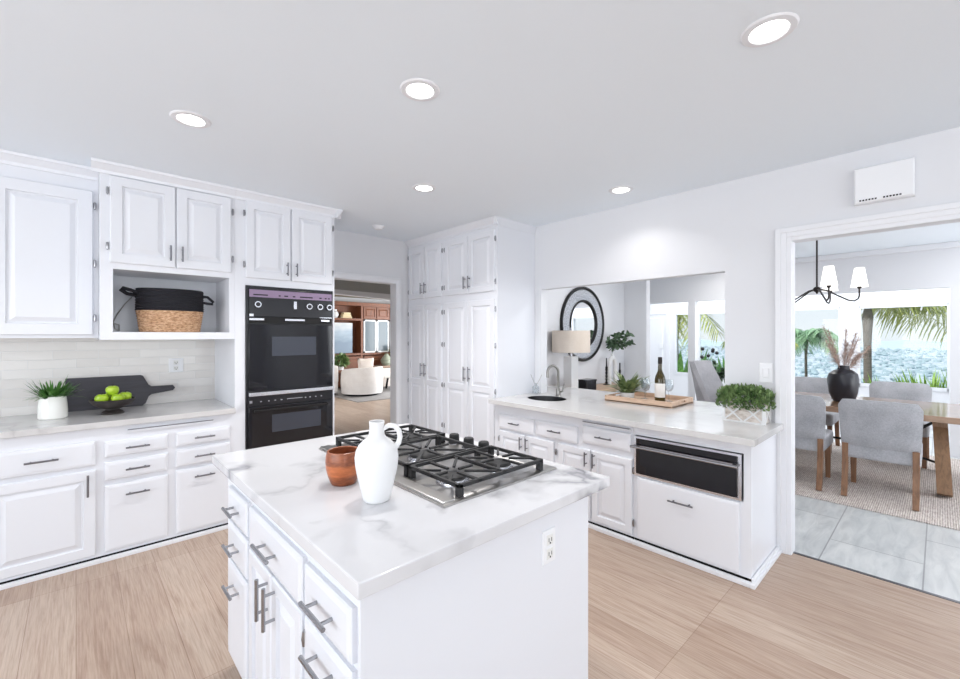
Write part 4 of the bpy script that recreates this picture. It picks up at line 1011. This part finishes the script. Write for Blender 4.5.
ar = [(ex-.085, ey, KZ+.001)]+[(ex-.085, ey, KZ+.2)]+[(ex-.085*math.cos(a), ey, KZ+.22+.16*math.sin(a)) for a in [PI*k/12 for k in range(1, 12)]]+[(ex+.085, ey, KZ+.2), (ex+.085, ey, KZ+.001)]
part('body', MB().tube(ar, .03, 12), M['ceramic'], t)
part('neck', MB().lathe([(.032, .36), (.024, .40), (.026, .44), (.02, .44), (.018, .38)], (ex, ey, KZ), 16), M['ceramic'], t)
base = Vector((ex, ey, KZ+.42))
for i, (u, h) in enumerate([(-.05, .20), (.05, .30), (.14, .33), (.24, .30), (.28, .17)]):
    mb = MB(); d1 = Vector((math.sin(YAW), -math.cos(YAW), 0)); tip = base+d1*u*1.1+Vector((0, 0, h*1.05)); mid = base.lerp(tip, .5)+Vector((0, 0, .05))
    st = [base-Vector((0, 0, .05)), base+Vector((0, 0, .05)), mid, tip]; mb.tube(st, .003, 5)
    for k in range(38):
        f = random.uniform(.25, 1); a, b = (mid, tip) if f > .5 else (base, mid); p = a.lerp(b, (f*2) % 1 if f < 1 else 1)
        mb.leaf(p, Vector((random.gauss(0, 1), random.gauss(0, 1), random.gauss(0, .8))), random.uniform(.05, .085), .045, 0, seg=3, up=(random.gauss(0, 1), random.gauss(0, 1), random.gauss(0, 1)))
    o = part('eucalyptus_branch', mb, M['eucalyptus'], t); o.parent = None; o.location = (ex, ey, KZ)
    tag(o, ['leftmost eucalyptus branch in the arched vase', 'upright eucalyptus branch in the arched vase', 'tallest eucalyptus branch in the arched vase', 'long right-leaning eucalyptus branch in the arched vase', 'lowest right eucalyptus branch in the arched vase'][i], 'branch', 'eucalyptus branches in the arched vase')
# dark-berried shrub in the sunroom
gx, gy = 8.9, 2.92
t = thing('potted_shrub', 'dark leafy plant with round black berries in the sunroom', 'potted plant', (gx, gy, 0))
part('pot', MB().lathe([(0, 0), (.14, 0), (.18, .3), (.17, .32), (.16, .28), (0, .27)], (gx, gy, 0), 24), M['ceramic'], t)
mb = MB(); bb = MB()
for i in range(14):
    a = random.random()*2*PI; tip = Vector((gx+math.cos(a)*random.uniform(.05, .3), gy+math.sin(a)*random.uniform(.05, .32), random.uniform(.8, 1.05)))
    mb.tube([(gx, gy, .27), Vector((gx, gy, .6)).lerp(tip, .4), tip], .006, 5)
    for k in range(22): mb.leaf(Vector((gx, gy, .6)).lerp(tip, random.uniform(.3, 1)), (random.gauss(0, 1), random.gauss(0, 1), random.gauss(.2, .6)), .13, .06, .02, seg=3)
for i in range(8):
    a = random.uniform(0, 2*PI); bb.sphere((gx+math.cos(a)*.3, gy+.08+abs(math.sin(a))*.34, random.uniform(1.05, 1.28)), .035, seg=10)
part('foliage', mb, M['eucalyptus'], t); part('berries', bb, M['wax'], t)

# ------------------------------------------------------------------ living room
BY = 11.5
t = thing('bookcase', 'red-brown built-in wooden bookcase with glass doors in the living room', 'bookcase', (6.2, 11.7, 0))
mb = B(4.4, 7.9, BY+.32, BY+.38, 0, 2.46)
for x in (4.4, 6.04, 7.86): mb.box(x, x+.06, BY, BY+.33, 0, 2.46)
mb.box(4.4, 7.9, BY-.01, BY+.33, 2.36, 2.46).box(4.46, 6.04, BY, BY+.33, 1.93, 1.99).box(4.46, 6.04, BY, BY+.33, .93, .99).box(6.1, 7.86, BY, BY+.33, .93, .99).box(6.1, 7.86, BY+.01, BY+.33, 1.98, 2.36)
part('carcass', mb, M['casewood'], t)
for a0, a1 in ((4.48, 5.24), (5.26, 6.02), (6.12, 6.97), (6.99, 7.84)): part('lower_door', MB().rings(mapY(BY), a0, a1, .08, .90, raised(.025, .08)), M['casewood'], t)
for a0, a1 in ((6.12, 6.53), (6.55, 6.96), (7.0, 7.4), (7.42, 7.82)):
    part('upper_door', MB().rings(mapY(BY+.01), a0, a1, 2.0, 2.34, raised(.02, .05)), M['casewood'], t)
    f = MB()
    for x in (a0, a1-.04): f.box(x, x+.04, BY-.015, BY+.01, 1.0, 1.96)
    for z in (1.0, 1.92): f.box(a0, a1, BY-.015, BY+.01, z, z+.04)
    dr = part('glass_door', f, M['trim'], t, 'white framed glass door'); part('pane', B(a0+.03, a1-.03, BY-.006, BY-.001, 1.03, 1.94), M['cabglass'], dr)
single('painting', B(4.75, 5.80, BY+.06, BY+.09, 1.0, 1.86), M['painting'], 'hazy blue seascape canvas in the bookcase', 'painting', (5.3, BY+.08, 1.43))
single('vase', MB().lathe([(0, 0), (.06, 0), (.10, .08), (.09, .16), (.05, .2), (.06, .24), (.04, .24), (0, .1)], (5.30, BY+.12, 1.992), 20), M['ceramic'], 'white vase on the top shelf of the bookcase', 'vase', (5.30, BY+.12, 1.992))
for k in range(3): single('book', B(5.50+.02*k, 5.78-.02*k, BY+.05, BY+.25, 1.992+.055*k, 2.045+.055*k, .004), M['bookcream'], ['lowest cream book of the stack on the top shelf', 'middle cream book of the stack on the top shelf', 'topmost cream book of the stack on the top shelf'][k], 'book', (5.64, BY+.15, 1.992+.055*k), 'cream books stacked on the bookcase shelf')
single('rug', B(4.6, 8.2, 8.9, 11.2, 0, .012), M['greyrug'], 'grey rug in the living room', 'rug', (6.4, 10.1, 0))
# white swivel chair
rx, ry = 5.28, 10.0
t = thing('armchair', 'round white swivel armchair in the living room, back to the camera', 'armchair', (rx, ry, .012), .25)
part('base', MB().lathe([(0, 0), (.38, 0), (.40, .03), (0, .04)], (0, 0, 0), 32), M['blackmetal'], t, local=True)
part('seat', MB().lathe([(0, .04), (.42, .05), (.46, .12), (.45, .36), (.40, .42), (0, .43)], (0, 0, 0), 36), M['whitefab'], t, local=True)
mb = MB(); nu, nv = 28, 8; G = {}
for s_ in (0, 1):
    for i in range(nu+1):
        a = PI*.5+(i/nu)*PI*1.35+PI*.0-.2; ang = PI+PI*.825-(i/nu)*PI*1.65+PI*.0
        ang = -PI/2+(i/nu-.5)*PI*1.45
        hh = .70-.13*abs((i/nu-.5)*2)**4
        for j in range(nv+1):
            v = j/nv; r = (.52-.035*abs(v-.55)) if s_ else .39
            G[s_, i, j] = mb.v((r*math.cos(ang), r*math.sin(ang), .055+(hh-.055)*v))
for s_ in (0, 1):
    for i in range(nu):
        for j in range(nv): mb.face([G[s_, i, j], G[s_, i+1, j], G[s_, i+1, j+1], G[s_, i, j+1]])
for i in range(nu):
    for j in (0, nv): mb.face([G[0, i, j], G[0, i+1, j], G[1, i+1, j], G[1, i, j]])
for j in range(nv):
    for i in (0, nu): mb.face([G[0, i, j], G[0, i, j+1], G[1, i, j+1], G[1, i, j]])
part('backrest', mb, M['whitefab'], t, local=True)
def cushion(c, sz, label):
    mb = MB(); n_ = 8; G = {}
    for s_ in (-1, 1):
        for i in range(n_+1):
            for j in range(n_+1):
                u, v = i/n_*2-1, j/n_*2-1; th = .075*((1-u**4)*(1-v**4))**.5*s_
                k = 1-.10*(1-abs(u))*abs(v)**2; k2 = 1-.10*(1-abs(v))*abs(u)**2
                G[s_, i, j] = mb.v((c[0]+u*sz*k2, c[1]+th, c[2]+v*sz*k))
    for s_ in (-1, 1):
        for i in range(n_):
            for j in range(n_): mb.face([G[s_, i, j], G[s_, i+1, j], G[s_, i+1, j+1], G[s_, i, j+1]])
    bmesh.ops.remove_doubles(mb.bm, verts=mb.bm.verts[:], dist=.002)
    single('cushion', mb, M['pillowfab'], label, 'cushion', c)
cushion((5.36, 9.96, .70), .23, 'cream cushion standing up in the round white armchair')
# second white seat at the left edge of the doorway
t = thing('armchair', 'white armchair half hidden behind the oven cabinet edge, left of the round one', 'armchair', (4.42, 10.66, .012))
part('seat', MB().box(-.42, .36, -.4, .4, .05, .45, .06), M['whitefab'], t, local=True); part('backrest', MB().box(-.42, .36, -.42, -.24, .3, .74, .06), M['whitefab'], t, local=True)
part('base', MB().box(-.36, .3, -.34, .34, 0, .06), M['blackmetal'], t, local=True)
# console plant, side table
def bush(name, label, x, y, z0, z1, r, material, n_, leafL, cat='potted plant', pot=True):
    t = thing(name, label, cat, (x, y, z0))
    if pot: part('pot', MB().lathe([(0, 0), (r*.4, 0), (r*.5, r*.5), (r*.45, r*.5), (0, r*.42)], (x, y, z0), 20), M['ceramic'], t)
    mb = MB(); zc = (z0+z1)/2+.12
    for i in range(n_):
        d_ = Vector((random.gauss(0, 1), random.gauss(0, 1), random.gauss(0, 1))).normalized()*random.uniform(.5, 1)
        p = Vector((x+d_.x*r, y+d_.y*r, zc+d_.z*(z1-z0)*.45)); mb.leaf(p, d_+Vector((random.gauss(0, .4), random.gauss(0, .4), random.gauss(0, .4))), leafL, leafL*.45, leafL*.2, seg=2, up=(random.gauss(0, 1), random.gauss(0, 1), random.gauss(0, 1)))
    part('foliage', mb, material, t, kind='stuff'); return t
t = thing('side_table', 'low wooden bench below the bookcase behind the round armchair', 'table', (5.3, 11.2, .0))
part('top', B(4.7, 5.9, 11.05, 11.4, .50, .56), M['casewood'], t)
for x in (4.75, 5.85): part('leg', B(x-.03, x+.03, 11.1, 11.35, 0.013, .50), M['casewood'], t)
bush('potted_plant', 'green plant on the bench left behind the round armchair', 5.28, 11.2, .5605, .86, .17, M['boxwood'], 240, .12)
t = thing('coffee_table', 'coffee table with a white top beside the round armchair', 'table', (6.55, 10.35, .012))
part('top', MB().lathe([(0, .36), (.5, .36), (.5, .40), (0, .40)], (6.55, 10.35, 0), 32), M['glossceramic'], t)
for k in range(3): part('leg', MB().tube([(6.55+.3*math.cos(k*2.1), 10.35+.3*math.sin(k*2.1), .36), (6.55+.36*math.cos(k*2.1), 10.35+.36*math.sin(k*2.1), .014)], .03, 8), M['blackmetal'], t)
t = thing('sofa', 'low brown bench seat under the bookcase glass doors', 'bench', (6.9, 11.2, 0)); part('seat', B(6.2, 7.7, 11.0, 11.42, .013, .55, .04), M['pillowfab'], t); part('cushion_pad', B(6.2, 7.7, 11.0, 11.42, .555, .62, .03), mat('taupe seat pad', S(150, 128, 114), .9), t)
single('vase', MB().lathe([(0, 0), (.10, 0), (.16, .08), (.17, .16), (.10, .26), (.05, .31), (.06, .34), (.04, .34), (0, .2)], (6.70, 11.2, .621), 24), mat('sage stoneware', S(150, 156, 140), .6), 'sage grey vase on the bench below the glass doors', 'vase', (6.72, 11.2, .621))
bush('potted_plant', 'green plant on the bench right of the sage vase', 7.12, 11.2, .6215, 1.05, .17, M['palm'], 200, .14)

# ------------------------------------------------------------------ outside
struct('ground_terrace', B(10.02, 18.0, -14, 22, -.5, -.35), M['terrace'])
struct('ground_hillside', MB().prism([(18.0, -.36), (60, -14), (260, -61), (260, -66), (18, -6)], lambda u, v, w_: (u, w_, v), -300, 400), M['boxwood'])
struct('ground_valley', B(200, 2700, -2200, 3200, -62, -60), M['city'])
hb, tb = MB(), MB()
for i in range(11000):
    dist = 330*(2600/330)**random.random(); a = random.uniform(-.42, .46); x, y = dist*math.cos(a), dist*math.sin(a)
    sz = random.uniform(3.0, 6.5)*(.7+dist/1500)
    if x < 262: continue
    if random.random() < .42: hb.box(x-sz*.5, x+sz*.5, y-sz*.6, y+sz*.6, -60, -60+random.uniform(.35, .75)*sz)
    else: tb.lathe([(sz*.4, 0), (sz*.62, sz*.3), (sz*.45, sz*.6), (0, sz*.75)], (x, y, -60), 6)
single('houses', hb, mat('pale stucco houses', S(206, 214, 221), .9), 'pale houses scattered over the distant valley', 'houses', (800, 0, -60), kind='stuff')  # haze of distance tinted into the stucco
single('valley_trees', tb, leafmat('muted valley green', S(152, 172, 178), S(176, 192, 198), .95), 'muted green trees scattered over the distant valley', 'trees', (800, 0, -60), kind='stuff')  # tree green paled and blued to carry the haze
mb = MB(); pts = []
for k in range(61):
    y = -2600+k*100; pts.append((y, -50+16+10*math.sin(k*.55)+7*math.sin(k*1.4+1)))
mb.prism([(p_[0], p_[1]) for p_ in pts]+[(3400, -62), (-2600, -62)], lambda u, v, w_: (w_, u, v), 2700, 2760)
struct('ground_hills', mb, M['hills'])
def frond(mb, p, d, L, droop, leafL, n_=34, wd=.035, up=Vector((0, 0, 1)), cluster=1):
    p = Vector(p); d = Vector(d).normalized(); pts = []
    for i in range(9):
        t = i/8; pts.append(p+d*L*t+Vector((0, 0, -droop*t**1.8)))
    mb.tube(pts, [.022*(1-.8*i/8)+.003 for i in range(9)], 5)
    for i in range(n_):
        t = .12+.88*i/n_; k = min(7, int(t*8)); q = pts[k].lerp(pts[k+1], t*8-k); tg = (pts[k+1]-pts[k]).normalized()
        side = tg.cross(up).normalized(); LL = leafL*(.55+.45*math.sin(PI*min(1, t*.9+.1)))
        for s_ in (-1, 1):
            for c_ in range(cluster):
                mb.leaf(q, tg*.55+side*s_*random.uniform(.7, 1.1)+Vector((0, 0, random.uniform(-.75, .1))), LL*random.uniform(.8, 1.1), wd, LL*random.uniform(.25, .5), seg=3)
def palm(label, x, y, top, rad, specs, material, trunkmat, z0=-.35):
    t = thing('palm_tree', label, 'palm tree', (x, y, z0), 0, 'palm trees outside')
    pts = [(x+.03*math.sin(k), y, z0+(top-z0)*k/8) for k in range(9)]
    part('trunk', MB().tube(pts, [rad*(1.1-.02*k) for k in range(6)]+[rad*1.15, rad*1.45, rad*.7], 14), trunkmat, t)
    for a, el, L, dr in specs:
        mb = MB(); frond(mb, (x, y, top-.05), (math.cos(a), math.sin(a), el), L, dr, .55*L/2+.15); part('frond', mb, material, t)
# the palm seen through the right window
rt = YAW-PI/2
palm('palm tree with a grey trunk outside the right sunroom window', 14.0, 1.20, 2.26, .075, [(rt+.05, .75, 2.5, 1.6), (rt+.35, .55, 2.3, 1.5), (rt-.3, .5, 2.3, 1.5), (rt+.8, .9, 2.2, 1.2), (rt-.9, .8, 2.0, 1.2), (rt+PI, 1.6, 1.5, .5), (rt+PI+.7, 1.7, 1.5, .5), (rt+2.2, 1.6, 1.6, .5), (rt-1.7, 1.4, 1.6, .6), (rt+.1, .35, 2.4, 1.4), (rt-.05, 1.0, 2.7, 1.5), (rt+.15, 1.3, 2.2, .9)], M['palm'], M['trunk'])
palm('slim grey-green palm outside the left sunroom window behind the black vase', 16.0, 2.75, 1.55, .035, [(k*2*PI/14+.2, .3+.5*(k % 3), 1.05, .75) for k in range(14)], M['palmgrey'], M['trunk'])
palm('palm with hanging fronds outside the window seen past the wine bottle', 13.4, 5.55, 2.35, .10, [(rt+1.2+k*3.9/9, .25+.4*(k % 2), 1.8, 1.7) for k in range(10)], M['palm'], M['trunk'])
palm('palm seen right of the high-back chair through the pass-through', 14.2, 3.55, 1.45, .06, [(k*2*PI/12+.15, .6+.5*(k % 3), 1.0, .6) for k in range(12)], M['palm'], M['trunk'])
def blades(label, x, y, top, r, n_, material, cat='shrub', wd=.05):
    t = thing('agave', label, cat, (x, y, -.35))
    mb = MB()
    for i in range(n_):
        a = random.random()*2*PI; el = random.uniform(1.0, 3.2); mb.leaf((x+math.cos(a)*r*random.random(), y+math.sin(a)*r*random.random(), -.35), (math.cos(a), math.sin(a), el), (top+.35)*random.uniform(.95, 1.3), wd, .05, seg=4)
    part('blades', mb, material, t, kind='stuff')
blades('bright green blade shrub at the left of the right window sill', 12.3, .72, .58, .15, 110, M['agave'])
blades('bright green blade shrub in the middle of the right window sill', 12.7, .16, .66, .15, 120, M['agave'])
blades('bright green blade shrub at the right of the right window sill', 12.3, -.38, .68, .15, 130, M['agave'])
blades('broad-leaved green shrub outside the window behind the wine bottle', 12.6, 5.1, .95, .35, 60, M['banana'], wd=.22)
blades('broad-leaved green shrub outside the window behind the high-back chair', 12.6, 3.7, .80, .45, 70, M['banana'], wd=.18)
